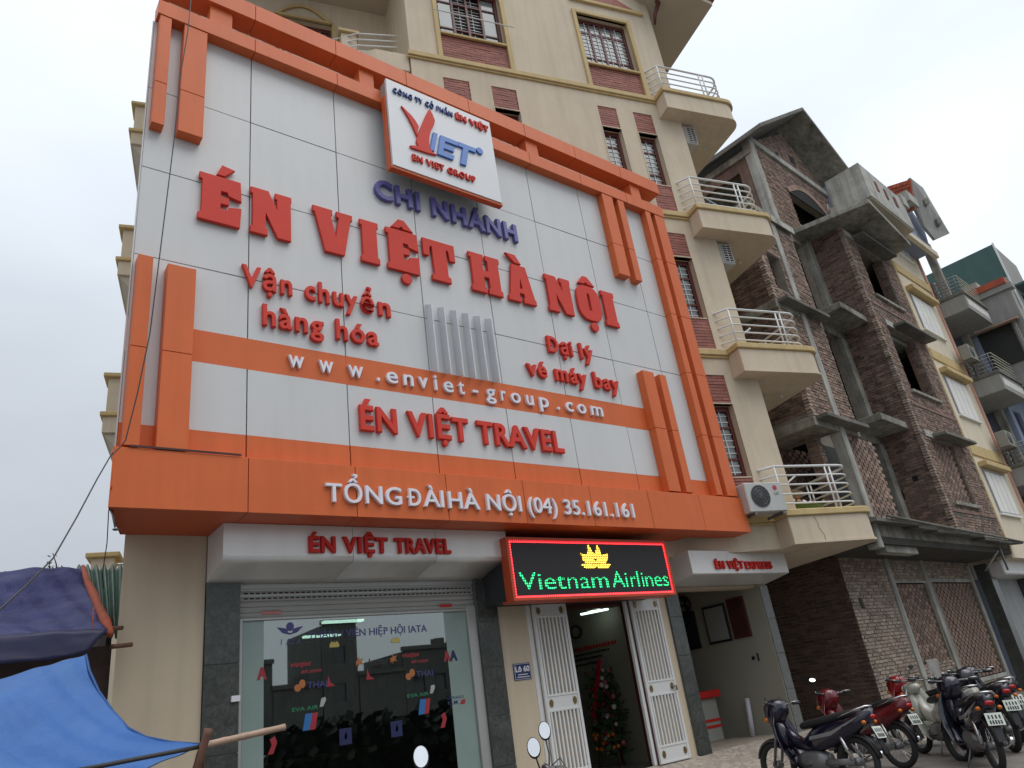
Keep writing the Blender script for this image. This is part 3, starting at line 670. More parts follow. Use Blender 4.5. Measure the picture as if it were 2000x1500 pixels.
# ================================================================== billboard
bb = thing('billboard', 'huge white and orange billboard with red company lettering across the corner building', 'billboard', 'A', (6.0, 0.2, 3.70))
XJ = [1.17, 2.43, 3.65, 4.87, 6.09, 7.31, 8.53, 9.75, 10.82]
SK = .29   # the sides of the frame follow the flanks of the house
bk = MB(); bk.prism([(1.20, .034), (10.80, .034), (10.80, .50), (1.20 + .47 * SK, .50)], 4.3, 10.3); bk.build('backing', mat('board_core', (.12, .11, .10), .9), bb)
ZR = [(4.30, 4.61, ORANGE), (4.61, 5.41, WHITE), (5.41, 5.81, ORANGE), (5.81, 6.63, WHITE), (6.63, 7.86, WHITE), (7.86, 9.10, WHITE), (9.10, 10.27, WHITE)]
GP = 0.007
for i in range(len(XJ) - 1):
    for (za, zb_, m_) in ZR:
        band = (za == 5.41); ga = GP if za in (6.63, 7.86, 9.10) else 0; gb = GP if zb_ in (6.63, 7.86, 9.10) else 0
        gx = 0 if band else GP
        if band and i in (0,):
            box('panel_tile', WHITE, bb, XJ[i], 1.52, 0, .03, za, zb_); box('panel_tile', ORANGE, bb, 1.52, XJ[1], -.001, .03, za, zb_); continue
        if band and i == 6: box('panel_tile', ORANGE, bb, XJ[i], 9.12, 0, .03, za, zb_); box('panel_tile', WHITE, bb, 9.12, XJ[i + 1], 0, .03, za, zb_); continue
        if band and i == 7: m_ = WHITE
        xa, xb, z0_, z1_ = XJ[i] + gx, XJ[i + 1] - gx, za + ga, zb_ - gb; j = [random.uniform(-.0025, .0025) for _ in range(4)]
        MB().add([(xa, j[0], z0_), (xb, j[1], z0_), (xb, .03, z0_), (xa, .03, z0_), (xa, j[2], z1_), (xb, j[3], z1_), (xb, .03, z1_), (xa, .03, z1_)], [(0, 3, 2, 1), (4, 5, 6, 7), (0, 1, 5, 4), (1, 2, 6, 5), (2, 3, 7, 6), (3, 0, 4, 7)]).build('panel_tile', m_, bb)
MB().prism([(1.155, -.01), (1.17, -.01), (1.17 + .5 * SK, .5), (1.155 + .5 * SK, .5)], 4.3, 10.25).build('side_cheek', WHITE, bb)
box('side_cheek', ORANGE_IN, bb, 10.82, 10.84, 0, .5, 4.3, 10.3)
def obar(name, x0, x1, z0, z1, y0=-.15, y1=0.0, joints_z=(), joints_x=()):
    """orange aluminium bar; joints split it into its folded sheets"""
    if joints_z:
        zs = [z0] + [j for j in sorted(joints_z) if z0 < j < z1] + [z1]
        for a, b_ in zip(zs[:-1], zs[1:]): box(name, ORANGE, bb, x0, x1, y0, y1, a + .003, b_ - .003, .004)
    else:
        xs = [x0] + [j for j in joints_x if x0 < j < x1] + [x1]
        for a, b_ in zip(xs[:-1], xs[1:]): box(name, ORANGE, bb, a + .003, b_ - .003, y0, y1, z0, z1, .004)
JZ = (5.41, 6.63, 7.86, 9.10)
obar('beam', 1.18, 10.83, 10.26, 10.51, -.16, .06, joints_x=(2.43, 3.65, 4.87, 6.09, 7.31, 8.53, 9.75))
obar('upper_beam', 1.18, 10.88, 10.88, 11.19, -.16, .14, joints_x=(2.43, 3.65, 4.87, 6.09, 7.31, 8.53, 9.75))
for (a, b_) in ((1.83, 2.13), (4.05, 4.3), (7.33, 7.61), (10.02, 10.30)): box('beam_post', ORANGE, bb, a, b_, -.10, .08, 10.51, 10.88, .004)
for (x0, x1, z0, z1) in ((1.215, 1.355, 8.43, 10.255), (1.51, 1.80, 8.43, 10.255), (1.20, 1.35, 4.32, 6.54), (1.50, 1.80, 4.32, 6.50),
                         (9.05, 9.33, 8.42, 10.255), (9.47, 9.64, 8.40, 10.255), (9.05, 9.33, 4.32, 6.47), (9.47, 9.64, 4.32, 6.46), (10.25, 10.40, 4.32, 10.255), (10.53, 10.81, 4.32, 10.255)):
    obar('column', x0, x1, z0, z1, joints_z=JZ)
for i in range(6):
    x = 4.905 + .205 * i; MB().extr([(x, 0.0, 5.80), (x, -.15, 5.74), (x, -.15, 6.78), (x, 0.0, 6.86)], (.018, 0, 0)).build('fin', mat('fin_paint', (.66, .67, .69), .3), bb, .002)
# bottom fascia box that carries the phone number
fb0, fb1, fz0, fz1 = 1.135, 10.90, 3.70, 4.30
FJ = [fb0, 2.41, 3.63, 4.85, 6.07, 7.29, 8.51, 9.73, fb1]
for i in range(8):
    box('fascia_panel', ORANGE, bb, FJ[i] + .004, FJ[i + 1] - .004, -.15, -.12, fz0, fz1, .003)
    yb = .30 if i == 7 else .82; sk = (.95 * SK if i == 0 else 0)
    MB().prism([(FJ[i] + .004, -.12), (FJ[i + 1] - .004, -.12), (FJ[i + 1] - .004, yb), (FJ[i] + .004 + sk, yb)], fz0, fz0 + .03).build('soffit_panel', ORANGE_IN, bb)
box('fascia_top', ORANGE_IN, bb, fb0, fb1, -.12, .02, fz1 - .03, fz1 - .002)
MB().prism([(fb0 - .008, -.15), (fb0 + .004, -.15), (fb0 + .004 + .97 * SK, .82), (fb0 - .008 + .97 * SK, .82)], fz0, fz1).build('fascia_end', ORANGE, bb); box('fascia_end', ORANGE, bb, fb1 - .004, fb1 + .012, -.15, .35, fz0, fz1)
box('fascia_core', JOINT, bb, fb0 + .16, fb1 - .04, -.115, .3, fz0 + .035, fz1 - .035)
box('edge_strip', mat('dark_strip', (.05, .012, .01), .5), bb, 1.26, 2.33, -.165, -.152, 4.305, 4.325)  # thin dark strip along the gap above the first fascia panel

# ---- lettering
LE = [(0,0),(.97,0),(1,.42),(.70,.37),(.67,.30),(.50,.30),(.50,.42),(.70,.43),(.70,.57),(.50,.58),(.50,.70),(.67,.70),(.70,.63),(1,.58),(.97,1),(0,1),(0,.88),(.07,.86),(.07,.14),(0,.12)]
LN = [(0,0),(.40,0),(.40,.13),(.35,.15),(.35,.52),(.66,0),(.98,0),(.98,.86),(1,.88),(1,1),(.60,1),(.60,.88),(.65,.86),(.65,.60),(.42,1),(0,1),(0,.88),(.05,.86),(.05,.14),(0,.12)]
LV = [(0,1),(.48,1),(.48,.88),(.44,.86),(.56,.36),(.66,.86),(.60,.88),(.60,1),(1,1),(1,.88),(.95,.86),(.76,0),(.28,0),(.05,.86),(0,.88)]
LI = [(0,0),(1,0),(1,.12),(.90,.15),(.90,.86),(1,.88),(1,1),(0,1),(0,.88),(.10,.86),(.10,.15),(0,.12)]
LT = [(.22,0),(.80,0),(.80,.12),(.72,.15),(.72,.84),(.80,.82),(.84,.58),(1,.58),(1,1),(0,1),(0,.58),(.16,.58),(.2,.82),(.28,.84),(.30,.15),(.22,.12)]
LH = [(0,0),(.47,0),(.47,.12),(.42,.14),(.42,.42),(.60,.42),(.60,.14),(.55,.12),(.55,0),(1,0),(1,.12),(.95,.14),(.95,.86),(1,.88),(1,1),(.55,1),(.55,.88),(.60,.86),(.60,.58),(.42,.58),(.42,.86),(.47,.88),(.47,1),(0,1),(0,.88),(.06,.86),(.06,.14),(0,.12)]
LA = [(0,0),(.44,0),(.44,.12),(.39,.14),(.41,.24),(.58,.24),(.60,.14),(.55,.12),(.55,0),(1,0),(1,.12),(.96,.14),(.76,1),(.26,1),(.06,.14),(0,.12)]
LAh = [(.44,.36),(.56,.36),(.50,.68)]
LO = [(.5 + (1 if math.cos(t) > 0 else -1) * .5 * abs(math.cos(t)) ** .7, .5 + (1 if math.sin(t) > 0 else -1) * .5 * abs(math.sin(t)) ** .7) for t in [2 * math.pi * i / 28 for i in range(28)]]
LOh = [(.44,.28),(.56,.28),(.56,.74),(.50,.80),(.44,.74)]
ACU = [(.50,1.06),(.68,1.06),(.86,1.26),(.52,1.26)]
ACUL = [(.40,1.05),(.58,1.05),(.82,1.24),(.52,1.28)]
CIR = [(.18,1.05),(.42,1.06),(.50,1.12),(.58,1.06),(.86,1.05),(.60,1.28),(.42,1.28)]
GRA = [(.40,1.06),(.62,1.06),(.44,1.28),(.10,1.28)]
DOTB = circ(.55, -.17, .155, .115, 14)
def big(loops_main, x0, x1, extra=()):
    z0, z1 = 7.29, 7.98; l0 = poly_letter('letter', bb, REDL, loops_main, x0, x1, z0, z1, -.062, .045)
    for e in extra: poly_letter('letter_accent', l0, REDL, [e], x0, x1, z0, z1, -.062, .045)
big([LE], 1.81, 2.31, [ACUL]); big([LN], 2.43, 2.95); big([LV], 3.25, 3.81); big([LI], 3.93, 4.20)
big([LE], 4.33, 4.84, [CIR, DOTB]); big([LT], 4.93, 5.47); big([LH], 5.74, 6.31); big([LA, LAh], 6.43, 6.97, [GRA])
big([LN], 7.25, 7.79); big([LO, LOh], 7.92, 8.46, [CIR, DOTB]); big([LI], 8.53, 8.83)
letters('CHI NHÁNH', bb, PURP, 4.21, 6.80, 8.47, .345, -.055, .04, .030, .007, space=1.14)
for w_, a, b_, bo in (('Vận', 2.34, 2.95, .018), ('chuy', 3.12, 3.83, .018), ('ể', 3.885, 4.065, .004), ('n', 4.135, 4.31, .018)): letters(w_, bb, REDL, a, b_, 6.49, .30, -.052, .038, bo, .004, space=1.15)
letters('hàng hóa', bb, REDL, 2.59, 4.10, 6.005, .29, -.052, .038, .018, .005, space=1.15)
letters('D', bb, REDL, 7.075, 7.28, 6.50, .285, -.052, .038, .022, .005, split=False); box('letter', REDL, bb, 7.055, 7.17, -.051, -.014, 6.62, 6.66, .005)
letters('ại', bb, REDL, 7.33, 7.58, 6.50, .285, -.052, .038, .018, .005, space=1.15)
letters('lý', bb, REDL, 7.75, 8.03, 6.50, .285, -.052, .038, .018, .005, space=1.15)
letters('vé máy bay', bb, REDL, 6.57, 8.50, 6.01, .285, -.052, .038, .018, .005, space=1.15)
letters('ÉN VIỆT TRAVEL', bb, REDL, 3.78, 7.03, 4.81, .335, -.052, .038, .024, .006, space=1.12)
for s_, a, b_ in (('w', 2.90, 3.09), ('w', 3.28, 3.46), ('w', 3.66, 3.86), ('.', 4.05, 4.09), ('e', 4.19, 4.35), ('n', 4.44, 4.58), ('v', 4.66, 4.80), ('i', 4.905, 4.945), ('e', 5.05, 5.20), ('t', 5.29, 5.38), ('-', 5.52, 5.61),
                  ('g', 5.75, 5.91), ('r', 6.01, 6.09), ('o', 6.19, 6.36), ('u', 6.47, 6.60), ('p', 6.72, 6.89), ('.', 7.06, 7.10), ('c', 7.24, 7.38), ('o', 7.48, 7.65), ('m', 7.76, 8.01)):
    letters(s_, bb, WHITEL, a, b_, 5.515, .235, -.035, .03, .008, .003, split=False)
letters('TỔNG', bb, WHITEL, 3.25, 4.19, 3.85, .215, -.185, .03, .006, .003, space=1.05)
letters('D', bb, WHITEL, 4.29, 4.45, 3.85, .215, -.185, .03, .006, .003, split=False); box('letter', WHITEL, bb, 4.27, 4.37, -.184, -.15, 3.945, 3.968, .003)
letters('ÀI', bb, WHITEL, 4.49, 4.77, 3.85, .215, -.185, .03, .006, .003)
letters('HÀ', bb, WHITEL, 4.84, 5.30, 3.845, .215, -.185, .03, .006, .003, space=1.05)
letters('NỘI', bb, WHITEL, 5.42, 5.97, 3.845, .215, -.185, .03, .006, .003, space=1.05)
letters('(04) 35.161.161', bb, WHITEL, 6.09, 8.09, 3.84, .215, -.185, .03, .006, .003, space=1.05)

# ---- logo board standing proud of the beams
lb = thing('logo_board', 'white square logo board with orange edge fixed across the top beams of the billboard', 'logo board', 'A', (5.34, -.25, 8.9), )
box('face', mat('logo_white', (.70, .71, .72), .35, .02), lb, 4.37, 6.33, -.35, -.30, 8.90, 10.60, .003)
box('return', GREYW, lb, 4.375, 6.325, -.30, -.16, 8.93, 10.58)
box('edge', ORANGE_IN, lb, 4.35, 6.35, -.335, -.24, 8.855, 8.897, .003); box('edge', ORANGE_IN, lb, 4.345, 4.367, -.30, -.20, 8.86, 10.28, .002)
letters('CÔNG TY CỔ PHẦN', lb, NAVY, 4.47, 5.55, 10.345, .095, -.375, .02, .0, .001, space=1.15)
letters('ÉN VIỆT', lb, REDL, 5.61, 6.26, 10.335, .12, -.375, .02, .04, .002, space=1.15)
def logo(pts, m_, d=.03): poly_letter('emblem', lb, m_, [pts], 4.37, 5.37, 8.9, 9.9, -.38, d)
def L3(p): return [(x - 4.37, z - 8.9) for x, z in p]
logo(L3([(4.60, 10.10), (4.67, 10.05), (4.75, 9.99), (4.81, 9.92), (4.865, 9.82), (4.84, 9.74), (4.815, 9.62), (4.77, 9.76), (4.70, 9.92)]), REDL)
logo(L3([(5.10, 10.28), (5.15, 10.20), (5.18, 10.09), (5.15, 9.98), (5.08, 9.84), (5.04, 9.70), (5.02, 9.56), (5.03, 9.46), (5.06, 9.40), (5.13, 9.37), (4.98, 9.345), (4.70, 9.33), (4.68, 9.36), (4.74, 9.385), (4.82, 9.40), (4.80, 9.50), (4.83, 9.62), (4.89, 9.78), (4.97, 9.98), (5.04, 10.15)]), REDL)
logo(L3([(5.03, 9.43), (5.10, 9.43), (5.20, 9.82), (5.13, 9.82)]), BLUE)
logo(L3([(5.16, 9.40), (5.44, 9.40), (5.475, 9.49), (5.27, 9.49), (5.29, 9.57), (5.47, 9.57), (5.49, 9.655), (5.31, 9.655), (5.33, 9.73), (5.56, 9.73), (5.59, 9.82), (5.26, 9.82)]), BLUE)
logo(L3([(5.58, 9.38), (5.68, 9.38), (5.77, 9.74), (5.91, 9.74), (5.93, 9.83), (5.60, 9.83), (5.58, 9.74), (5.67, 9.74)]), BLUE)
logo([(x * .1, z * .1) for x, z in circ(16.35, 9.2, .62, .62, 16)], BLUE, .02)
letters('EN VIET GROUP', lb, REDL, 4.70, 5.83, 9.10, .115, -.375, .02, .012, .002, space=1.15)

# ================================================================== shop signs
sg = thing('shop_sign', 'silver curved fascia sign with red lettering over the shop window', 'sign', 'A', (4.1, .5, 3.18))
prof = [(.82, 3.695), (.25, 3.695), (.25, 3.355), (.253, 3.335), (.26, 3.318), (.272, 3.304), (.29, 3.294), (.32, 3.287), (.38, 3.28), (.50, 3.262), (.62, 3.238), (.72, 3.21), (.82, 3.17)]
SJ = [2.285, 3.75, 4.87, 5.98]
for a, b_ in zip(SJ[:-1], SJ[1:]):
    mb = MB(); n = len(prof); mb.add([(a + .003, y, z) for y, z in prof] + [(b_ - .003, y, z) for y, z in prof], [tuple(range(n)), tuple(reversed(range(n, 2 * n)))] + [(i, (i + 1) % n, n + (i + 1) % n, n + i) for i in range(n)])
    mb.sm = [False, False, False, False] + [True] * (len(mb.f) - 5) + [False]; mb.build('panel', ALU, sg)
box('backing', JOINT, sg, 2.30, 5.96, .265, .8, 3.38, 3.69)
letters('ÉN VIỆT', sg, REDD, 3.21, 4.18, 3.385, .185, .215, .03, .028, .004, space=1.12)
letters('TRAVEL', sg, REDD, 4.28, 5.06, 3.385, .185, .215, .03, .028, .004, space=1.12)

ex = thing('shop_sign', 'small silver fascia sign with red lettering over the open side room', 'sign', 'A', (10.9, .4, 3.0))
prof = [(.80, 3.47), (.25, 3.47), (.25, 3.10), (.27, 3.085), (.80, 3.0)]
for a, b_ in ((9.64, 10.62), (10.62, 11.50), (11.50, 12.32)):
    mb = MB(); n = len(prof); mb.add([(a + .003, y, z) for y, z in prof] + [(b_ - .003, y, z) for y, z in prof], [tuple(range(n)), tuple(reversed(range(n, 2 * n)))] + [(i, (i + 1) % n, n + (i + 1) % n, n + i) for i in range(n)])
    mb.build('panel', ALU, ex)
letters('ÉN VIỆT', ex, REDD, 10.23, 10.98, 3.165, .135, .225, .02, .018, .003, space=1.15)
letters('EXPRESS', ex, REDD, 11.04, 11.80, 3.16, .13, .225, .02, .018, .003, space=1.15)

# ---- LED display
def led_mat(name, c, s, pitch=0.034):
    m = bpy.data.materials.new(name); m.use_nodes = True; t = m.node_tree; n = t.nodes; l = t.links; b = n['Principled BSDF']
    b.inputs['Base Color'].default_value = (.01, .01, .01, 1); b.inputs['Emission Color'].default_value = (*c, 1)
    g_ = n.new('ShaderNodeNewGeometry'); sp = n.new('ShaderNodeSeparateXYZ'); l.new(g_.outputs['Position'], sp.inputs[0]); outs = []
    for ax in ('X', 'Z'):
        q = n.new('ShaderNodeMath'); q.operation = 'MULTIPLY'; q.inputs[1].default_value = math.pi / pitch; l.new(sp.outputs[ax], q.inputs[0])
        q2 = n.new('ShaderNodeMath'); q2.operation = 'SINE'; l.new(q.outputs[0], q2.inputs[0]); q3 = n.new('ShaderNodeMath'); q3.operation = 'ABSOLUTE'; l.new(q2.outputs[0], q3.inputs[0]); outs.append(q3.outputs[0])
    q0 = n.new('ShaderNodeMath'); q0.operation = 'MULTIPLY'; l.new(outs[0], q0.inputs[0]); l.new(outs[1], q0.inputs[1])
    q = n.new('ShaderNodeMath'); q.operation = 'POWER'; q.inputs[1].default_value = 1.6; l.new(q0.outputs[0], q.inputs[0])
    q4 = n.new('ShaderNodeMath'); q4.operation = 'MULTIPLY'; q4.inputs[1].default_value = s * 2.3; l.new(q.outputs[0], q4.inputs[0]); l.new(q4.outputs[0], b.inputs['Emission Strength'])
    return m
ld = thing('led_display', 'black LED display with red lit border, yellow lotus and green words above the entrance', 'display', 'A', (7.4, .3, 2.78))
box('screen', mat('led_black', (.016, .014, .014), .5, .2, 40), ld, 5.90, 8.94, .13, .16, 2.79, 3.55)
lf = MB(); lf.box(5.865, 5.90, .105, .27, 2.755, 3.585).box(8.94, 8.975, .105, .40, 2.755, 3.585).box(5.90, 8.94, .105, .40, 2.755, 2.79).box(5.90, 8.94, .105, .40, 3.55, 3.585); lf.build('frame', mat('led_frame', (.50, .07, .02), .4), ld, .003)
box('back', JOINT, ld, 5.91, 8.93, .17, .82, 2.80, 3.54)
LR = led_mat('led_red', (1.0, .03, .04), 3.2); LG = led_mat('led_green', (.02, .62, .20), 2.2); LY = led_mat('led_yellow', (1.0, .62, .06), 2.4)
bd = MB(); bd.box(5.905, 5.935, .122, .13, 2.795, 3.545).box(8.905, 8.935, .122, .13, 2.795, 3.545).box(5.935, 8.905, .122, .13, 2.795, 2.82).box(5.935, 8.905, .122, .13, 3.52, 3.545); bd.build('led_border', LR, ld)
letters('Vietnam', ld, LG, 6.01, 7.60, 2.895, .225, .12, .006, -.008, 0, name='led_letter')
letters('Airlines', ld, LG, 7.68, 8.87, 2.895, .225, .12, .006, -.008, 0, name='led_letter')
lotus = [(.12,0),(.42,0),(.46,.06),(.54,.06),(.58,0),(.90,0),(1.0,.14),(.93,.16),(.80,.14),(.93,.36),(.97,.62),(.88,.58),(.74,.54),(.72,.70),(.66,1.0),(.60,.80),(.54,.62),(.46,.62),(.40,.80),(.34,1.0),(.28,.70),(.26,.54),(.12,.58),(.03,.62),(.07,.36),(.20,.14),(.07,.16),(0,.14)]
poly_letter('led_lotus', ld, LY, [lotus, [(.40,.34),(.50,.42),(.60,.34),(.50,.30)], [(.30,.14),(.70,.14),(.66,.18),(.34,.18)]], 7.15, 7.70, 3.17, 3.50, .118, .006)

# ---- house number plate
pl = thing('number_plate', 'small navy enamel plate reading Lô 60 beside the left gate', 'house number plate', 'A', (6.39, .82, 1.84))
box('plate', mat('navy_enamel', (.02, .035, .13), .35), pl, 6.25, 6.54, .815, .828, 1.845, 2.055, .003)
pf = MB(); pf.box(6.26, 6.53, .812, .815, 1.853, 1.857).box(6.26, 6.53, .812, .815, 2.043, 2.047).box(6.26, 6.264, .812, .815, 1.857, 2.043).box(6.526, 6.53, .812, .815, 1.857, 2.043); pf.build('border_line', WHITEL, pl)
letters('Lô 60', pl, WHITEL, 6.275, 6.515, 1.945, .075, .81, .004, .03, 0, split=False)
for z, a in ((1.905, .16), (1.875, .2)):
    tl = MB(); x = 6.395 - a / 2
    while x < 6.395 + a / 2: w_ = random.uniform(.006, .014); tl.box(x, x + w_, .81, .815, z, z + .013); x += w_ + .005
    tl.build('small_print', WHITEL, pl)

# ---- window decals, flat print on the shop glass (positions read along the pane)
YD = .8690
def decal(s, x0, x1, z, cap, m_, bold=.02, shear=0.0):
    for o_ in letters(s, swf, m_, x0, x1, z, cap, YD, .002, bold * .5, 0, name='decal_lettering', split=False, shear=shear): o_['kind'] = 'stuff'
def dshape(loops, m_, x0, x1, z0, z1): 
    poly_letter('decal', swf, m_, loops, x0, x1, z0, z1, YD, .001)
DP = mat('decal_purple', (.06, .06, .20), .4); DR = mat('decal_red', (.36, .03, .04), .4); DG = mat('decal_green', (.03, .20, .09), .4); DO = mat('decal_orange', (.45, .16, .05), .4); DB = mat('decal_blue', (.03, .16, .42), .4); DN = mat('decal_navy', (.02, .025, .09), .4); DY = mat('decal_yellow', (.5, .42, .12), .4); DW = mat('decal_white', (.42, .42, .40), .4); DK = mat('decal_black', (.03, .03, .03), .4)
dshape([[(0,.80),(.22,.74),(.36,.66),(.40,.40),(.60,.40),(.64,.66),(.78,.74),(1,.80),(.80,.46),(.5,.32),(.20,.46)]], DP, 3.09, 3.37, 2.56, 2.72); dshape([circ(.5, .5, .5, .5)], DP, 3.19, 3.27, 2.65, 2.74)
[decal(ch, 3.12 + .06 * i, 3.12 + .06 * i + (.015 if ch == 'I' else .048), 2.50, .065, DP, .02, .2) for i, ch in enumerate('IATA')]
decal('THÀNH VIÊN HIỆP HỘI IATA', 3.44, 5.01, 2.545, .085, DP, .012)
for (a, z) in ((3.70, 2.44), (4.50, 2.44)): dshape([[(0,0),(1,0),(1,.5),(.8,1),(.6,.6),(.5,1),(.4,.6),(.2,1),(0,.5)]], DY, a, a + .11, z, z + .06)
for (x, z) in ((3.23, 2.20), (4.63, 2.20)): decal('vietjet', x, x + .24, z + .06, .055, DR, .03, .3); decal('air.com', x + .12, x + .36, z - .015, .045, DR, .03, .3)
decal('Jetstar', 4.17, 4.44, 2.205, .075, DK, .03)
for x in (4.02, 4.47): dshape([[(0,.1),(.4,.35),(.3,0),(.6,.3),(1,.2),(.75,.5),(1,.85),(.62,.7),(.4,1),(.38,.65),(0,.6)]], DO, x, x + .08, 2.21, 2.30)
for x in (3.27, 4.66): dshape([circ(.3,.3,.3,.3,10)], DO, x, x + .12, 2.0, 2.12); dshape([circ(.7,.62,.26,.36,10)], DO, x, x + .13, 2.0, 2.12); decal('THAI', x + .15, x + .38, 2.02, .07, DP, .01)
for x in (3.24, 4.66): decal('EVA AIR', x, x + .30, 1.80, .042, DG, .03); dshape([[(0,0),(.5,.0),(1,.7),(.9,1),(.3,.9)]], DW, x + .32, x + .39, 1.82, 1.91)
for x in (3.36, 4.80): dshape([[(0,0),(.42,0),(.62,1),(.2,1)]], DB, x, x + .17, 1.60, 1.76); dshape([[(.44,0),(.8,0),(1,1),(.66,1)]], DR, x, x + .17, 1.60, 1.76)
for x in (3.78, 4.42): dshape([[(0,0),(1,0),(1,1),(0,1)]], DN, x, x + .14, 1.40, 1.56); dshape([[(.3,0),(.7,0),(.8,.4),(.55,1),(.5,.6),(.25,.4)]], DY, x + .04, x + .10, 1.455, 1.545)
for (x, z) in ((2.86, 2.16), (5.22, 2.17)): dshape([[(0,0),(.25,0),(.35,.3),(.65,.3),(.75,0),(1,0),(.62,1),(.38,1)]], DR, x, x + .10, z, z + .12)
dshape([[(0,0),(.25,0),(.35,.3),(.65,.3),(.75,0),(1,0),(.62,1),(.38,1)]], DN, 5.31, 5.42, 2.17, 2.29)
for (x, z) in ((3.85 - .2, 2.02), (4.14, 2.05)): dshape([[(0,0),(1,0),(.45,.35),(.2,1)]], DR, x, x + .09, z, z + .10)
for (x, z) in ((2.97, 1.42), (5.08, 1.42)): dshape([[(.1,0),(.6,0),(1,.6),(.8,1),(.3,.85),(.5,.5)]], DR, x, x + .10, z, z + .16)
decal('AIR FRANCE', 5.20, 5.46, 1.72, .035, DN, .01); decal('KLM', 5.22, 5.36, 1.66, .045, DN, .05); dshape([[(0,0),(.8,0),(1,1),(.3,1)]], DR, 5.40, 5.48, 1.655, 1.70)
# ================================================================== air conditioners
def ac_unit(label, frame, u, v, z, w=.78, h=.52, d=.30, face='v', group='air conditioners on the facades', brand=False, body=None):
    t_ = thing('air_conditioner', label, 'air conditioner', frame, (u, v, z), group=group); body = body or mat('ac_casing', (.52, .52, .49), .45, .06, streak=.1)
    box('casing', body, t_, u, u + w, v, v + d, z, z + h, .015)
    cx, cz, r = u + w * .36, z + h * .52, h * .38
    mb = MB(); n = 28; mb.extr([(cx + r * math.cos(2 * math.pi * i / n), v - .002, cz + r * math.sin(2 * math.pi * i / n)) for i in range(n)], (0, .004, 0)); mb.build('fan_opening', mat('fan_dark', (.05, .052, .055), .6), t_)
    gr = MB()
    for k in range(1, 5): gr.torus((cx, v - .008, cz), r * k / 4, .004, 'y', 24, 4)
    for k in range(8): a = k * math.pi / 8; gr.tube([(cx - r * math.cos(a), v - .008, cz - r * math.sin(a)), (cx + r * math.cos(a), v - .008, cz + r * math.sin(a))], .003, 4)
    gr.build('fan_grille', METALG, t_)
    box('bracket', METALG, t_, u + .08, u + .12, v, v + d + .15, z - .05, z - .005); box('bracket', METALG, t_, u + w - .12, u + w - .08, v, v + d + .15, z - .05, z - .005)
    if brand:
        MB().extr([(u + w * .80 + .045 * math.cos(k * math.pi / 8), v - .004, z + h * .80 + .045 * math.sin(k * math.pi / 8)) for k in range(16)], (0, .003, 0)).build('emblem', mat('pinkred', (.50, .03, .07), .4), t_)
        letters('LG', t_, GREYW, u + w * .80 - .04, u + w * .80 + .05, z + h * .56, .05, v - .006, .003, .02, 0, split=False)
    return t_
ac_unit('white air conditioner with dark round fan beside the right end of the orange fascia', 'B', .10, -.50, 4.0, .80, .52, brand=True)
t_ = thing('cable_coil', 'tangle of black cable between the billboard and the air conditioner', 'cable', 'B', (.0, -.25, 4.2)); mb = MB()
for k in range(5): mb.torus((.02 + .015 * k, -.30 + .02 * k, 4.25 + .02 * math.sin(k * 2)), .07, .006, 'y', 16, 5)
mb.build('coil', CABLE, t_)
def side_ac(label, z):
    t_ = thing('air_conditioner', label, 'air conditioner', 'B', (1.6, .4, z), group='air conditioners on the side wall'); u0, u1 = 1.60, 1.92
    box('casing', mat('ac_casing', (.52, .52, .49), .45, .06, streak=.1), t_, u0, u1, .03, .80, z, z + .52, .015)
    box('louvre_back', DARK, t_, u0 + .06, u1 - .04, .022, .03, z + .05, z + .47)
    for i in range(3): x = u0 + .06 + .11 * i; box('louvre', MATS['ac_casing'], t_, x - .008, x + .008, .008, .022, z + .04, z + .48)
    for i in range(8): zz = z + .05 + .06 * i; box('louvre', MATS['ac_casing'], t_, u0 + .05, u1 - .03, .010, .021, zz - .009, zz + .009)
    box('bracket', METALG, t_, 1.55, u1, .5, .54, z - .05, z - .005)
side_ac('white louvred air conditioner under the topmost balcony of the corner house', 12.90)
side_ac('white louvred air conditioner under the second balcony from the top', 9.56)
# clutter on the lowest balcony
pb = thing('balcony_plants', 'green basin and pots crowded on the lowest curved balcony', 'plants', 'B', (1.9, .1, 4.05))
MB().loft([[(2.05 + r * math.cos(t * math.pi / 8) * 1.6, .35 + r * math.sin(t * math.pi / 8), z) for t in range(16)] for (r, z) in ((.19, 4.07), (.27, 4.25), (.29, 4.27), (.26, 4.24))]).build('basin', mat('basin_green', (.12, .20, .06), .4), pb)
for i in range(26):
    x, y, z = 2.05 + random.uniform(-.42, .42), .35 + random.uniform(-.2, .2), 4.27 + random.uniform(0, .14)
    MB().ball((x, y, z), random.uniform(.03, .06), n=6, k=4).build('fruit', [mat('terracotta', (.26, .07, .03), .7), mat('straw', (.42, .34, .14), .7), WHITEL][i % 3], pb)
hb = thing('woven_basket', 'shallow straw basket above the basin on the lowest balcony', 'basket', 'B', (2.1, .8, 4.5)); MB().loft([[(2.2 + r * math.cos(t * math.pi / 8) * 1.5, .9 + r * math.sin(t * math.pi / 8), z) for t in range(16)] for (r, z) in ((.1, 4.50), (.27, 4.66), (.28, 4.67), (.24, 4.64))]).build('bowl', mat('straw2', (.40, .30, .17), .8), hb)
for i, (za, zb_) in enumerate(((4.2, 4.95), (7.55, 8.3))):
    MB().tube([(-.0 + 10.87 + 1.4, .2 + .6, za), (10.87 + 2.35, .2 - .1, zb_)], .02, 6).build('drying_pole', GRILL, None, label='thin pole leaning across the %s balcony railing' % ('lowest' if i == 0 else 'second lowest'), cat='pole')
dp = thing('drying_bar', 'thin pale bar across the open top-floor window', 'bar', 'B', (-3.4, -.25, 15.15)); MB().tube([(-4.35, -.22, 15.25), (-2.5, -.22, 15.22)], .014, 6).build('bar', GRILL, dp)

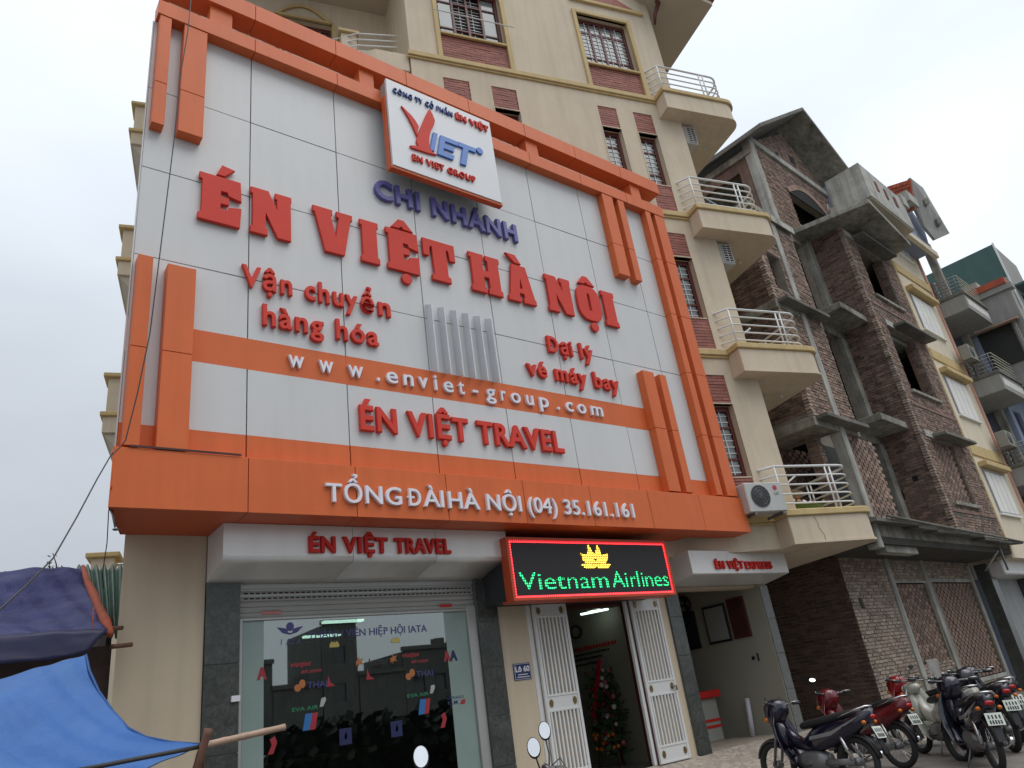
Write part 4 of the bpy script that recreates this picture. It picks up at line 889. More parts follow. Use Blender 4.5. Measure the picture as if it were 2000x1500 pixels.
# ================================================================== unfinished brick building
br = thing('brick_building', 'unfinished bare brick house with raw concrete columns, slabs and open windows', 'building', 'C', (7.5, 2.0, 0.1))
CUR[0] = 'C'
def solid(x0, x1, y0, y1, z0, z1, m_, holes=(), name='wall'): return wall_holes(x0, x1, z0, z1, y0, y1, list(holes)).build(name, m_, br)
def brickface(a0, a1, z0, z1, m_=BRICK, **k):
    mb = bricks(MB(), a0, a1, z0, z1, **k); mb.build('brick_face', m_, br, kind='stuff')
# --- bay (u 8.9..12.75, front v=0) with left flank
hB = [(9.72, 11.75, 11.75, 13.72), (9.62, 11.70, 8.45, 10.62), (9.52, 11.30, 5.05, 6.90)]
solid(8.9, 12.75, .0, .22, 4.2, 14.35, MORTAR, hB)
brickface(8.9, 12.75, 4.2, 14.35, BRICKL, holes=hB, axis='x', plane=0.0, side=-1)
mb = wall_holes(.22, 1.25, 4.2, 14.35, 8.9, 9.12, []); mb.v = [(y, x, z) for (x, y, z) in mb.v]; mb.build('wall', MORTAR, br)
HF = [(.45, .60, 5.75, 5.90), (.95, 1.1, 5.35, 5.6)]
brickface(.0, 1.25, 4.2, 14.35, BRICK, holes=HF, axis='y', plane=8.9, side=-1)
for (a, b_, c_, d_) in HF: box('putlog_hole', DARK, br, 8.893, 8.90, a, b_, c_, d_)
box('wall', DARK, br, 9.13, 12.7, 1.6, 1.7, 4.2, 14.0); box('wall', DARK, br, 12.6, 12.7, .25, 1.6, 4.2, 14.0)  # black walls put the shade into the open bay windows
for zf in (7.25, 10.6, 13.95):   # floor slab edges, sills and hood slabs on the bay
    box('floor_slab', CONC, br, 8.9, 12.72, .23, 8.5, zf - .15, zf)
for (a, b_, c_, d_) in hB:
    box('sill', CONC, br, a - .1, b_ + .1, -.10, .24, c_ - .10, c_, .01)
    box('inner_reveal', BRICK, br, b_ - .02, b_ + .2, .22, .32, c_, d_)
    brickface(.02, .24, c_, d_, BRICKL, axis='y', plane=b_, side=-1)
for (u0, u1, z) in ((9.45, 12.1, 13.78), (10.1, 12.7, 10.68), (9.75, 12.3, 6.98)):
    MB().extr([(u0, .0, z), (u0, -.42, z - .03), (u0, -.42, z + .06), (u0, .0, z + .10)], (u1 - u0, 0, 0)).build('hood_slab', CONCD, br, .01)
    MB().extr([(u0 - .5, -.02, z - .04), (u0 + .1, -.02, z - .04), (u0 + .1, -.02, z + .16), (u0 - .5, -.02, z + .16)], (0, -.03, 0)).build('concrete_patch', CONCL, br)
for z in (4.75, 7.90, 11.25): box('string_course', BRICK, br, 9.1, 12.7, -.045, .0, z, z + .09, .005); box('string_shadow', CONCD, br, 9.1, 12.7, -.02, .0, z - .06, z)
tq = MB(); z = 4.25
while z < 14.2:   # toothed, rough corner bricks
    tq.box(8.9 - random.uniform(.012, .05), 9.0, -random.uniform(.012, .045), .10, z, z + .056); tq.box(12.65, 12.75 + random.uniform(0, .03), -random.uniform(.012, .04), .05, z, z + .056); z += .078
tq.build('corner_brick', BRICKD, br, kind='stuff')
tq = MB(); z = 6.5
while z < 12.1: tq.box(2.45 - random.uniform(.012, .045), 2.55, -random.uniform(.012, .04), .10, z, z + .056); z += .078
tq.build('corner_brick', BRICKD, br, kind='stuff')
# --- recess between left part and bay
box('column', CONC, br, 8.58, 8.9, 1.0, 1.35, 4.2, 14.3, .01); box('column', CONC, br, 4.75, 5.05, 1.1, 1.35, 4.2, 12.2, .01)
solid(5.05, 8.35, 1.12, 1.3, 4.2, 14.3, MORTAR, [(5.4, 8.34, 10.66, 13.8), (5.4, 8.34, 7.3, 10.42), (5.4, 8.3, 4.3, 6.4)])
box('wall', DARK, br, 4.8, 8.9, 1.9, 2.0, 4.2, 13.9);  # black wall paints in the shade of the open recess
for zf in (7.25, 10.6): box('floor_slab', CONC, br, 2.5, 8.9, 1.36, 8.5, zf - .18, zf)
for (zt) in (10.86, 7.40):
    MB().prism([(7.05, .18), (8.895, .22), (8.895, 1.1), (7.05, 1.12)], zt - .20, zt).build('balcony_slab', CONC, br, .012)
    box('beam', CONC, br, 4.75, 8.9, 1.0, 1.1, zt - .42, zt - .1, .01)
# --- left part (u 2.45..4.7)
hL = [(2.75, 3.38, 9.92, 10.95), (2.45, 3.55, 4.2, 6.45), (3.92, 4.7, 4.2, 6.3)]
solid(2.45, 4.70, 0, .22, 4.2, 12.25, MORTAR, hL + [(3.55, 3.75, 4.2, 12.25)])
brickface(2.45, 3.53, 6.45, 12.0, BRICKL, holes=hL, axis='x', plane=0, side=-1); brickface(3.78, 4.68, 6.45, 12.0, BRICKL, holes=hL, axis='x', plane=0, side=-1)
box('column', CONCL, br, 3.53, 3.78, -.05, .22, 3.6, 12.3, .012)
mb = wall_holes(.22, 5.0, 4.2, 12.25, 2.45, 2.67, [(.22, 4.0, 4.2, 6.25)]); mb.v = [(y, x, z) for (x, y, z) in mb.v]; mb.build('wall', MORTAR, br)
brickface(0.0, 2.6, 6.62, 12.1, BRICK, axis='y', plane=2.45, side=-1)
for z in (9.42, 6.42): box('ring_beam', CONC, br, 2.38, 3.5, -.03, 3.0, z - .16, z + .06, .01); box('hood_slab', CONCD, br, 2.5, 4.6, -.30, .0, z - .02, z + .07, .01)
box('slab_edge', CONC, br, 2.40, 4.75, -.10, 1.3, 12.2, 12.38, .012)
box('slab_edge', CONCL, br, 3.5, 4.7, -.12, -.10, 12.12, 12.30)
box('brick_pier', MORTAR, br, 3.02, 3.26, .35, .60, 4.2, 6.3); brickface(3.02, 3.26, 4.2, 6.3, BRICKL, axis='x', plane=.35, side=-1); brickface(.35, .60, 4.2, 6.3, BRICKL, axis='y', plane=3.02, side=-1)
# open brickwork: staggered bricks with see-through gaps
def lattice(u0, u1, z0, z1, v, single=True, pitch=.29, ch=.092, m_=BRICKL, parent=None):
    me = None; acc = MB(); row = 0; z = z0
    while z + ch * .8 < z1:
        x = u0 + (0 if row % 2 else pitch / 2)
        while x + .20 < u1 + .02:
            if single:
                j = random.uniform(-.006, .006)
                if me is None:
                    k = CUR[0]; CUR[0] = None
                    o = MB().box(0, .205, 0, .10, 0, ch - .004).build('brick', m_, None); CUR[0] = k; me = o.data; o.parent = br
                else: o = bpy.data.objects.new('brick', me); col.objects.link(o); o.parent = br
                o.location = Vector((x, v + j, z)) - base_of(br)
            else: acc.box(x, x + .205, v, v + .10, z, z + ch - .004)
            x += pitch
        z += ch; row += 1
    if not single: acc.build('brick_lattice', m_, br, kind='stuff')
lattice(3.92, 5.62, 4.32, 6.3, .10, False, .27, .09)
lattice(9.55, 11.30, 5.08, 6.9, .06, False, .27, .09)
box('lattice_backing', DARKG, br, 3.9, 5.5, .9, .95, 4.2, 6.4); box('wall', DARK, br, 2.7, 4.8, 4.4, 4.5, 4.2, 12.2)  # dark panels paint in the shade inside the loggia
lattice(2.9, 5.2, 4.3, 6.3, 1.25, False, .30, .10, BRICK)
# --- ground floor, set back under the long canopy
GV = 1.2
hG = [(4.50, 4.72, 2.52, 2.76), (6.95, 8.78, 1.15, 3.10), (9.38, 12.42, .60, 3.12)]
solid(4.12, 12.75, GV, GV + .22, .1, 3.85, MORTAR, hG)
brickface(4.12, 6.5, .1, 3.7, BRICKD, holes=hG, axis='x', plane=GV, side=-1)
brickface(6.85, 8.85, .1, 1.15, BRICKD, axis='x', plane=GV, side=-1); brickface(9.2, 12.5, 3.16, 3.7, BRICKD, axis='x', plane=GV, side=-1); brickface(6.85, 8.85, 3.14, 3.7, BRICKD, axis='x', plane=GV, side=-1); brickface(9.25, 12.5, .1, .56, BRICKD, axis='x', plane=GV, side=-1)
mb = wall_holes(GV, 8.0, .1, 3.85, 4.12, 4.3, []); mb.v = [(y, x, z) for (x, y, z) in mb.v]; mb.build('wall', MORTAR, br)
brickface(GV, 6.5, .1, 3.8, mat('brick_shaded', (.16, .10, .075), .95, .25, 4, .5, 50, island=.3), axis='y', plane=4.12, side=-1)  # shadow on the passage side is put into a darker brick colour
for u in (6.55, 8.87): box('column', CONCL, br, u, u + .24, GV - .05, GV + .1, .1, 3.7, .01)
box('frame_post', CONCL, br, 12.44, 12.62, GV - .045, GV + .1, .1, 3.6, .01); box('lintel', CONCL, br, 9.12, 12.44, GV - .03, GV + .1, 3.12, 3.22); box('sill', CONCL, br, 9.12, 12.44, GV - .03, GV + .1, .50, .60); box('lintel', CONCL, br, 6.8, 8.87, GV - .025, GV + .1, 3.10, 3.15)
box('wall', DARKG, br, 4.3, 12.7, GV + .9, GV + 1.0, .1, 3.8)
lattice(9.40, 12.42, .62, 3.12, GV + .04, True, .29, .092)
lattice(6.97, 8.78, 1.15, 3.08, GV + .04, False, .25, .092, BRICKL)
box('plaster_patch', mat('plaster_patch', (.36, .34, .31), .9, .3, 3), br, 7.1, 7.8, GV - .03, GV + .02, .5, 1.25, .02)
# overhanging first floor slab and long thin canopy
box('floor_slab', CONC, br, 2.45, 12.75, .0, 8.0, 3.85, 4.2, .01)
box('soffit', mat('dark_concrete', (.07, .065, .055), .95, .3, 3), br, 2.45, 12.8, -.02, GV, 3.70, 3.85)  # underside coloured much darker than the slab above
mb = MB()
for i in range(9):
    u0 = 3.1 + i * 1.11; sag = .03 * math.sin(i * 1.7)
    mb.extr([(u0, .0, 4.12 - i * .022 + sag), (u0, -.34, 4.08 - i * .022 + sag), (u0, -.34, 4.16 - i * .022 + sag), (u0, .0, 4.24 - i * .022 + sag)], (1.13, 0, 0))
mb.build('canopy', CONCD, br)
MB().tube([(3.6, -.38, 4.2), (7, -.40, 4.10), (10, -.38, 4.06), (13.2, -.36, 3.98)], [.03, .035, .03, .02], 6).build('canopy_edge', CONCD, br)
box('beam', CONCL, br, 4.2, 6.0, .1, .35, 3.55, 3.84, .01); box('pipe', METALG, br, 11.6, 11.66, -.1, -.05, 3.2, 3.8)
MB().tube([(11.5, -.05, 3.75), (11.65, .5, 3.3)], .03, 8).build('down_pipe', CONCL, br)
# --- top: canopy slab over the bay, parapet box, gabled attic
MB().prism([(8.50, -1.15), (12.45, -.85), (12.75, 1.4), (7.75, 1.4)], 14.05, 14.22).build('canopy_slab', CONC, br, .015)
MB().prism([(9.52, -1.02), (13.1, -1.0), (13.1, -.85), (9.68, -.87), (9.68, .15), (9.52, .15)], 14.85, 16.2).build('parapet', CONCL, br, .01)
MB().prism([(9.60, -.99), (13.05, -.97), (13.05, .15), (9.60, .15)], 14.80, 14.90).build('parapet_soffit', mat('pale_soffit', (.48, .43, .34), .9), br)
for u in (10.45, 11.2, 12.0): box('parapet_opening', mat('brick_hole', (.16, .05, .035), .9), br, u, u + .20, -1.03, -1.01, 15.45, 15.85)
box('parapet_post', CONCL, br, 13.0, 13.5, -1.05, -.5, 15.9, 16.4, .01)
AV = 1.3
hA = [(9.35, 12.3, 15.15, 16.5)]
gw = MB(); 
gx = [(7.5, 14.3), (13.6, 14.3), (13.6, 17.9), (10.6, 19.75), (7.5, 17.9)]
gwall = wall_holes(7.45, 13.6, 14.3, 17.85, AV, AV + .2, hA); gwall.extr([(7.45, AV, 17.85), (13.6, AV, 17.85), (10.6, AV, 19.8)], (0, .2, 0)); gwall.build('wall', MORTAR, br)
bb_ = bricks(MB(), 7.75, 13.5, 14.35, 17.7, holes=hA, axis='x', plane=AV, side=-1)
zz = 18.1
while zz < 19.6:
    t = (zz - 17.85) / 1.95; bricks(bb_, 7.45 + 3.15 * t + .1, 13.6 - 3.0 * t - .1, zz, zz + .078, axis='x', plane=AV, side=-1, holes=[(10.55, 11.0, 18.4, 18.8), (9.4, 9.6, 18.2, 18.4), (11.7, 11.85, 18.2, 18.35)]); zz += .078
bb_.build('brick_face', BRICKL, br, kind='stuff')
box('putlog_hole', DARK, br, 10.6, 10.95, AV - .012, AV + .01, 18.35, 18.8); box('putlog_hole', DARK, br, 9.4, 9.6, AV - .012, AV + .01, 18.2, 18.4)
# arched head of the attic window
ar = MB(); pts = [(9.35 + 2.95 * i / 14, 16.5 + .55 * math.sin(math.pi * i / 14)) for i in range(15)]
ar.extr([(x, AV - .04, z) for x, z in pts], (0, .03, 0)); ar.build('arch_opening', DARK, br)  # solid dark sheet stands in for the shaded arch
for i in range(14):
    (xa, za), (xb, zb_) = pts[i], pts[i + 1]; n_ = Vector((xa - 10.82, 0, za - 15.2)).normalized() * .22; n2 = Vector((xb - 10.82, 0, zb_ - 15.2)).normalized() * .22
    MB().extr([(xa, AV - .06, za), (xb, AV - .06, zb_), (xb + n2.x, AV - .06, zb_ + n2.z), (xa + n_.x, AV - .06, za + n_.z)], (0, .03, 0)).build('arch_brick', BRICKL, br, .006)
box('wall', DARK, br, 8.9, 13.4, 1.9, 2.0, 14.5, 17.4)  # black wall paints in the shade behind the attic window
box('beam', CONCL, br, 7.45, 13.7, AV - .10, AV + .1, 17.80, 18.05, .01); box('column', CONCL, br, 7.30, 7.62, AV - .08, AV + .22, 14.3, 17.9, .01)
MB().extr([(9.3, AV - .03, 15.0), (12.4, AV - .03, 15.0), (12.4, AV - .03, 15.14), (9.3, AV - .03, 15.14)], (0, .2, 0)).build('sill', CONC, br)
# attic left side: open frame
mb = wall_holes(AV + .2, 7.5, 14.3, 17.6, 7.35, 7.55, [(1.9, 3.3, 14.6, 16.9), (3.9, 5.6, 14.6, 16.9)]); mb.v = [(y, x, z) for (x, y, z) in mb.v]; mb.build('wall', BRICK, br)
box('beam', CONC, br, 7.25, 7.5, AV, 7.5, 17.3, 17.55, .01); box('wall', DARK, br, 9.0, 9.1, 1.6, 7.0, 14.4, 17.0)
# gable roof slabs with deep front overhang
th = .16
MB().extr([(6.9, .55, 17.62), (10.85, .30, 20.30), (10.85, .30, 20.46), (6.9, .55, 17.80)], (0, 8.5, 0)).build('roof_slab', CONCD, br, .02)
MB().extr([(10.85, .30, 20.30), (13.75, .30, 18.45), (13.75, .30, 18.62), (10.85, .30, 20.46)], (0, 8.5, 0)).build('roof_slab', CONC, br, .02)
box('roof_lip', CONC, br, 13.2, 13.9, .25, .8, 18.2, 18.5, .02)
box('parapet', CONCL, br, 12.4, 14.0, -.2, .5, 16.2, 17.3, .01)
# railing on the lower roof terrace
box('terrace_rail', METALG, br, 2.5, 5.0, .95, 1.0, 13.10, 13.16)
for i in range(13): u = 2.6 + i * .18; box('rail_bar', METALG, br, u, u + .025, .96, .985, 12.4, 13.1)
box('terrace_wall', BRICK, br, 4.7, 8.9, 3.0, 3.2, 12.3, 14.3)
# steel stubs left standing on the pale corner
for k in range(5): MB().tube([(8.8 + .05 * k, .2, 14.5), (8.78 + .06 * k, .1, 14.9 + .1 * math.sin(k))], .012, 5).build('rebar', METALG, br)
CUR[0] = None

# ================================================================== yellow building
ye = thing('yellow_building', 'narrow pale yellow house with white shutters, ochre bands and small balconies', 'building', 'C', (16.0, 2.0, 0.1))
CUR[0] = 'C'
box('wall', YEL, ye, 12.82, 16.15, .0, 9.0, 3.6, 17.2); box('wall', YEL, ye, 16.15, 19.1, .9, 9.0, 3.6, 17.0)
box('edge_strip', PINK, ye, 16.10, 16.28, -.06, .9, 3.7, 17.0, .01); box('edge_strip', OCHRE, ye, 12.80, 12.90, -.03, .0, 3.7, 17.0)
box('corner_column', CONC, ye, 18.85, 19.12, -.05, .25, 3.7, 17.0, .02)
for k, z in enumerate((14.05, 10.60, 7.2)):
    box('band', OCHRE, ye, 12.90, 16.10, -.05, .0, z - .36, z + .02, .01)
for k, z in enumerate((16.0 + .15, 13.0 - .15, 9.65, 6.35)):
    u0, u1 = 13.35, 15.3
    box('hood', OCHRE, ye, u0 - .15, u1 + .35, -.26, .0, z + .10, z + .28, .02)
    s_ = box('shutter', mat('shutter_edge', (.30, .30, .36), .5), ye, u0, u1, -.03, .0, z - 1.38, z + .02)
    for i in range(4):
        x = u0 + .04 + i * (u1 - u0 - .04) / 4; box('shutter_panel', SHUT, s_, x, x + (u1 - u0 - .04) / 4 - .05, -.055, -.03, z - 1.33, z - .03, .006)
    box('sill', SHUT, ye, u0 - .05, u1 + .05, -.09, 0, z - 1.44, z - 1.38)
for k, z in enumerate((14.05, 10.60, 7.2, 3.9)):
    box('stone_panel', STONE, ye, 16.30, 18.8, .82, .9, z + .1, z + 2.6)
    stn = MB()
    for i in range(60):
        x, zz = random.uniform(16.4, 18.5), random.uniform(z + .15, z + 2.4); w_, h_ = random.uniform(.12, .30), random.uniform(.10, .22)
        stn.extr([(x, .82, zz), (x + w_, .82, zz + random.uniform(-.04, .04)), (x + w_ * .8, .82, zz + h_), (x + w_ * .2, .82, zz + h_ * 1.1)], (0, -.02 - random.random() * .02, 0))
    stn.build('wall_stone', mat('crazy_stone_light', (.52, .45, .38), .85, .2, 4, island=.35), ye, kind='stuff')
    box('beam', GREYW, ye, 16.28, 18.9, .0, .85, z + 2.75, z + 3.0)
for k, z in enumerate((12.62, 9.35, 6.05)):
    b0, b1, bf = 16.35, 18.95, -.95
    box('balcony_slab', GREYW, ye, 14.4 if k == 9 else 14.9 + 1.4, b1, bf, .85, z, z + .62, .01)
    box('balcony_coping', CONCD, ye, b0 - .1, b1 + .05, bf - .06, .85, z + .62, z + .74, .01)
    fr_ = MB()
    for i in range(16): fr_.box(b0 + .15 + i * .15, b0 + .25 + i * .15, bf - .012, bf, z + .18, z + .46)
    fr_.build('fret_panel', SHUT, ye)
    for j in range(5):
        zz = z + .86 + j * .14; MB().tube([(b0, bf, zz), (b1 - .3, bf, zz)], .018, 6).build('rail', mat('cream_rail', (.66, .64, .50), .5), ye)
        MB().tube([(b0, bf, zz), (b0, .8, zz)], .016, 6).build('rail', METALG, ye)
    for i in range(5): MB().tube([(b0, bf + .1 + i * .22, z + .7), (b0, bf + .1 + i * .22, z + 1.45)], .016, 6).build('baluster', METALG, ye)
    MB().loft([[(b0 + .35 + r * math.cos(t * math.pi / 5), -.05 + r * math.sin(t * math.pi / 5), zz) for t in range(10)] for r, zz in [(.12, z + .74 + .1 * i) if i % 2 else (.075, z + .74 + .1 * i) for i in range(10)]]).build('turned_post', CONC, ye)
box('shutter_box', ALU, ye, 12.95, 16.4, .35, 1.2, 3.18, 3.68, .04)
box('ground_shutter', mat('grey_rolling_door', (.30, .31, .30), .5, .05, streak=.15), ye, 13.45, 16.2, 1.0, 1.05, .15, 3.2)
for u in (12.82, 16.3): box('pilaster', GRAN, ye, u, u + .5, .75, 1.1, .1, 3.6, .01)
box('wall', YEL, ye, 12.82, 16.6, .4, 1.1, 3.6, 3.72)
# attic with splayed tiled roof
box('attic_wall', BLUEW, ye, 13.0, 17.6, .5, 6.0, 17.0, 18.3); MB().extr([(13.3, -.58, 15.2), (16.1, -.58, 15.2), (16.6, -.58, 16.6), (15.6, -.58, 17.3), (13.3, -.58, 16.2)], (0, 1.0, 0)).build('attic_front', BLUEW, ye); box('attic_cornice', YEL, ye, 13.2, 16.4, -.70, -.55, 15.0, 15.25, .01)
TQ = [Vector((14.1, -.52, 17.55)), Vector((14.1, -1.32, 17.33)), Vector((14.2, -1.02, 16.22)), Vector((14.2, -.50, 16.30))]
MB().extr(TQ, (.08, 0, .0)).build('tile_slope', TILER, ye); tl = MB()
for r_ in range(8):
    for c_ in range(6):
        a_, b_ = (c_ + (.5 if r_ % 2 else 0)) / 6.5, r_ / 8; p = TQ[0].lerp(TQ[1], a_).lerp(TQ[3].lerp(TQ[2], a_), b_ + .12); tl.box(p.x - .05, p.x + .02, p.y - .075, p.y + .055, p.z - .03, p.z + .10)
tl.build('roof_tile', TILER, ye, kind='stuff')
MB().extr([(14.7, -1.22, 17.75), (16.05, -1.22, 17.85), (17.05, -1.22, 16.05), (15.75, -.95, 15.45), (15.2, -.9, 15.9), (14.75, -.95, 16.9)], (0, .10, .0)).build('roof_soffit', GREYW, ye)
for (ua, za) in ((15.35, 17.0), (16.0, 16.35)): MB().extr([(ua, -1.20, za), (ua + .5, -1.25, za + .28), (ua + .55, -1.0, za - .05), (ua, -.9, za - .1)], (.05, 0, -.22)).build('roof_bracket', CONCD, ye)
box('eave_block', CONCL, ye, 13.6, 14.5, -1.15, -.5, 16.3, 16.75, .01)
CUR[0] = None
for k, z in enumerate((9.35 + 1.45, 6.05 + 1.45)):
    ac_unit('grey air conditioner on the yellow house %s' % ('beside the middle balcony' if k == 0 else 'beside the lowest balcony'), 'C', 15.55, -.55, z - .2, .75, .55, .32, body=mat('ac_dull', (.26, .25, .21), .6, .1), group='air conditioners on the yellow house')

# ================================================================== farther houses of the row
def far_house(label, u0, u1, v0, z1, m_, floors_, wcol, roof=None):
    h = thing('town_house', label, 'building', 'C', (u0, v0, .1)); CUR[0] = 'C'
    holes_ = []
    for f_ in range(floors_):
        for i in range(2):
            a = u0 + .5 + i * (u1 - u0) / 2; holes_.append((a, a + (u1 - u0) / 2 - 1.0, .9 + 3.3 * f_ + .2, .9 + 3.3 * f_ + 1.9))
    wall_holes(u0, u1, .1, z1, v0, v0 + .2, holes_).build('wall', m_, h); box('side_wall', m_, h, u0, u0 + .2, v0 + .2, v0 + 8, .1, z1); box('back', m_, h, u0 + .2, u1, v0 + 1.5, v0 + 8, .1, z1 - .1)
    for q_ in holes_:
        w_ = box('window', wcol, h, q_[0], q_[1], v0 + .1, v0 + .15, q_[2], q_[3]); box('sill', GREYW, w_, q_[0] - .1, q_[1] + .1, v0 - .1, v0, q_[2] - .1, q_[2])
    for f_ in range(1, floors_): box('balcony_slab', GREYW, h, u0 + .3, u1 - .3, v0 - .9, v0, .5 + 3.3 * f_, .75 + 3.3 * f_); \
        [MB().tube([(u0 + .3, v0 - .88, .9 + 3.3 * f_ + .2 * j), (u1 - .3, v0 - .88, .9 + 3.3 * f_ + .2 * j)], .02, 6).build('rail', GRILL, h) for j in range(4)]
    if roof: roof(h)
    CUR[0] = None; return h
far_house('pale blue narrow house just beyond the yellow one', 19.2, 23.2, -.2, 13.9, BLUEW, 4, PANED)
CUR[0] = 'C'
gh = thing('grey_house', 'grey house behind with a red coping and a dark open loggia', 'building', 'C', (19.5, -1.2, .1))
box('wall', GREYW, gh, 19.45, 19.65, -1.85, 6, 10.2, 14.1); box('front_wall', GREYW, gh, 19.65, 23, -1.85, -1.65, 10.2, 13.2); box('parapet', GREYW, gh, 19.35, 19.75, -2.0, -.2, 13.9, 14.15, .01); box('coping', TILER, gh, 19.3, 19.7, -1.85, .3, 14.15, 14.42)
box('roof_block', CONCL, gh, 19.5, 20.1, -.9, -.3, 14.42, 14.75); box('loggia', DARKG, gh, 19.40, 19.46, -1.4, -.1, 11.0, 12.6)
MB().extr([(19.0, -1.75, 12.45), (19.45, -1.75, 12.65), (19.45, -1.75, 12.75), (18.95, -1.75, 12.52)], (0, 1.9, 0)).build('awning', mat('rust_awning', (.22, .13, .09), .7), gh)
box('post', CONCL, gh, 19.2, 19.3, -1.6, -1.5, 10.2, 12.6)
box('balcony_slab', GREYW, gh, 18.9, 19.5, -1.9, -.2, 9.9, 10.4)
for j in range(5): MB().tube([(18.9, -1.9, 10.6 + .17 * j), (20.5, -1.9, 10.6 + .17 * j)], .02, 6).build('rail', mat('cream_rail', (.66, .64, .50), .5), gh)
CUR[0] = None
te = thing('green_clad_house', 'tall house clad in dark green sheet metal at the far end of the row', 'building', 'C', (24, -1, .1)); CUR[0] = 'C'
box('sheet_wall', TEAL, te, 24.0, 24.15, -1.36, 3.0, 16.2, 17.95); box('front_wall', GREYW, te, 24.15, 27.5, -1.36, -1.2, 5, 17.9); box('wall', GREYW, te, 24.0, 24.15, -1.36, 3.0, 4, 16.2); box('corner_trim', GRILL, te, 23.97, 24.03, -1.40, -1.33, 4, 18.0)
for k, z in enumerate((14.4, 11.2, 8.0)):
    box('window', PANED, te, 25.1, 26.6, -1.38, -1.36, z - .4, z + 1.2); box('balcony_slab', CONC, te, 24.6, 27.3, -2.1, -1.36, z - .95, z - .7); box('canopy', TEAL, te, 24.5, 27.4, -2.1, -1.36, z + 1.4, z + 1.5)
    for j in range(4): MB().tube([(24.6, -2.08, z - .55 + .2 * j), (27.3, -2.08, z - .55 + .2 * j)], .02, 6).build('rail', METALG, te)
box('side_room', GREYW, te, 23.4, 24.0, -1.3, 1.0, 13.6, 15.4); box('side_window', PANED, te, 23.38, 23.4, -.9, .2, 13.9, 14.9)
CUR[0] = None
far_house('plain grey town house at the far end of the street', 28.0, 34.0, -.6, 14.5, GREYW, 4, PANED)
# back of the alley between corner house and brick house
aw = thing('alley_wall', 'dark plaster wall closing the narrow alley behind the motorbikes', 'wall', 'A', (14.5, 8, .1)); box('wall', mat('alley_plaster', (.10, .09, .08), .95, .3, 2), aw, 12.3, 17.5, 8.0, 8.2, .1, 14)  # plaster coloured dark all over

# ================================================================== houses across the street (seen in the shop glass)
OPP = mat('shaded_render', (.10, .10, .09), .9, .15, 1.0, streak=.3)  # backlit shade of these houses is put into the dark colour
for i, (x, wd, h_, m_) in enumerate(((17.8, 8.4, 7.4, OPP), (24.1, 4.1, 5.4, OPP), (27.8, 3.1, 10.2, OPP), (31.6, 4.3, 5.9, OPP), (37.2, 6.8, 7.6, OPP), (46.5, 11, 6.8, OPP), (4, 18, 6.0, OPP))):
    nm = ('long low', 'lowest small', 'tall narrow', 'small flat-roofed', 'wide', 'farthest right', 'farthest left')[i]
    h = thing('opposite_house', '%s dark house across the street, mirrored in the shop window' % nm, 'building', 'A', (x, -52, 0))
    hs = [(x - wd / 2 + .8 + 2.2 * j, x - wd / 2 + 2.0 + 2.2 * j, 1.0 + 3.0 * f_, 2.4 + 3.0 * f_) for j in range(max(1, int((wd - .8) / 2.2))) for f_ in range(int((h_ - .5) // 3.0))]
    wall_holes(x - wd / 2, x + wd / 2, 0, h_, -52.2, -52, hs).build('wall', m_, h); box('body', m_, h, x - wd / 2, x + wd / 2, -60, -52.4, 0, h_ - .05)
    for q_ in hs: box('window', PANED, h, q_[0], q_[1], -52.25, -52.15, q_[2], q_[3])
    box('parapet', m_, h, x - wd / 2 - .1, x + wd / 2 + .1, -52.3, -51.85, h_, h_ + .35)
    if i != 2: box('roof_tank', m_, h, x + wd * .1, x + wd * .1 + .9, -54, -53, h_, h_ + 1.0)
ot = thing('opposite_tree', 'dark leafy tree across the street, mirrored at the right of the shop glass', 'tree', 'A', (39, -48, 0)); MB().tube([(39, -48, 0), (39.2, -48, 4), (38.8, -48, 6.5)], [.3, .2, .08], 8).build('trunk', WOODB, ot)
lf_ = MB()
for i in range(900):
    a = random.uniform(0, 6.28); ph = random.uniform(-1, 1); rr = random.random() ** .4; c = Vector((39 + 2.6 * rr * math.cos(a), -48 + 2 * rr * math.sin(a), 7.0 + 1.9 * ph * rr)); d1 = Vector((random.uniform(-1, 1), random.uniform(-1, 1), random.uniform(-1, 1))).normalized() * .45; d2 = d1.orthogonal().normalized() * .16
    lf_.add([c, c + d1 * .5 + d2, c + d1, c + d1 * .5 - d2], [(0, 1, 2, 3)])
lf_.build('crown', mat('dark_leaf', (.02, .035, .015), .8), ot)
hg = thing('hedge', 'long dark hedge added to hide the bright street in the shop-glass reflection', 'hedge', 'A', (20, -14, 0))  # added to keep the bright road out of the mirrored view
hm = MB()
for i in range(5200):
    c = Vector((random.uniform(-2, 44), -14 + random.uniform(-.5, .5), random.uniform(.05, 1.9))); d1 = Vector((random.uniform(-1, 1), random.uniform(-1, 1), random.uniform(-1, 1))).normalized() * .42; d2 = d1.orthogonal().normalized() * .17
    hm.add([c, c + d1 * .5 + d2, c + d1, c + d1 * .5 - d2], [(0, 1, 2, 3)])
hm.box(-2, 44, -14.2, -13.8, 0, 1.75); hm.build('foliage', mat('hedge_leaf', (.008, .013, .007), .9), hg)
CUR[0] = 'B'
MB().tube([(1.55, -.366, 3.90), (1.60, -.366, 3.78), (1.585, -.366, 3.70), (1.66, -.366, 3.58), (1.65, -.366, 3.47)], .0035, 4).build('crack', CONCD, cb)
for fz in floors[1:]:
    MB().tube([(2.6, .6, fz - .56), (2.6, .6, fz - .66)], .02, 6).build('drain_spout', GRILL, cb)
CUR[0] = None
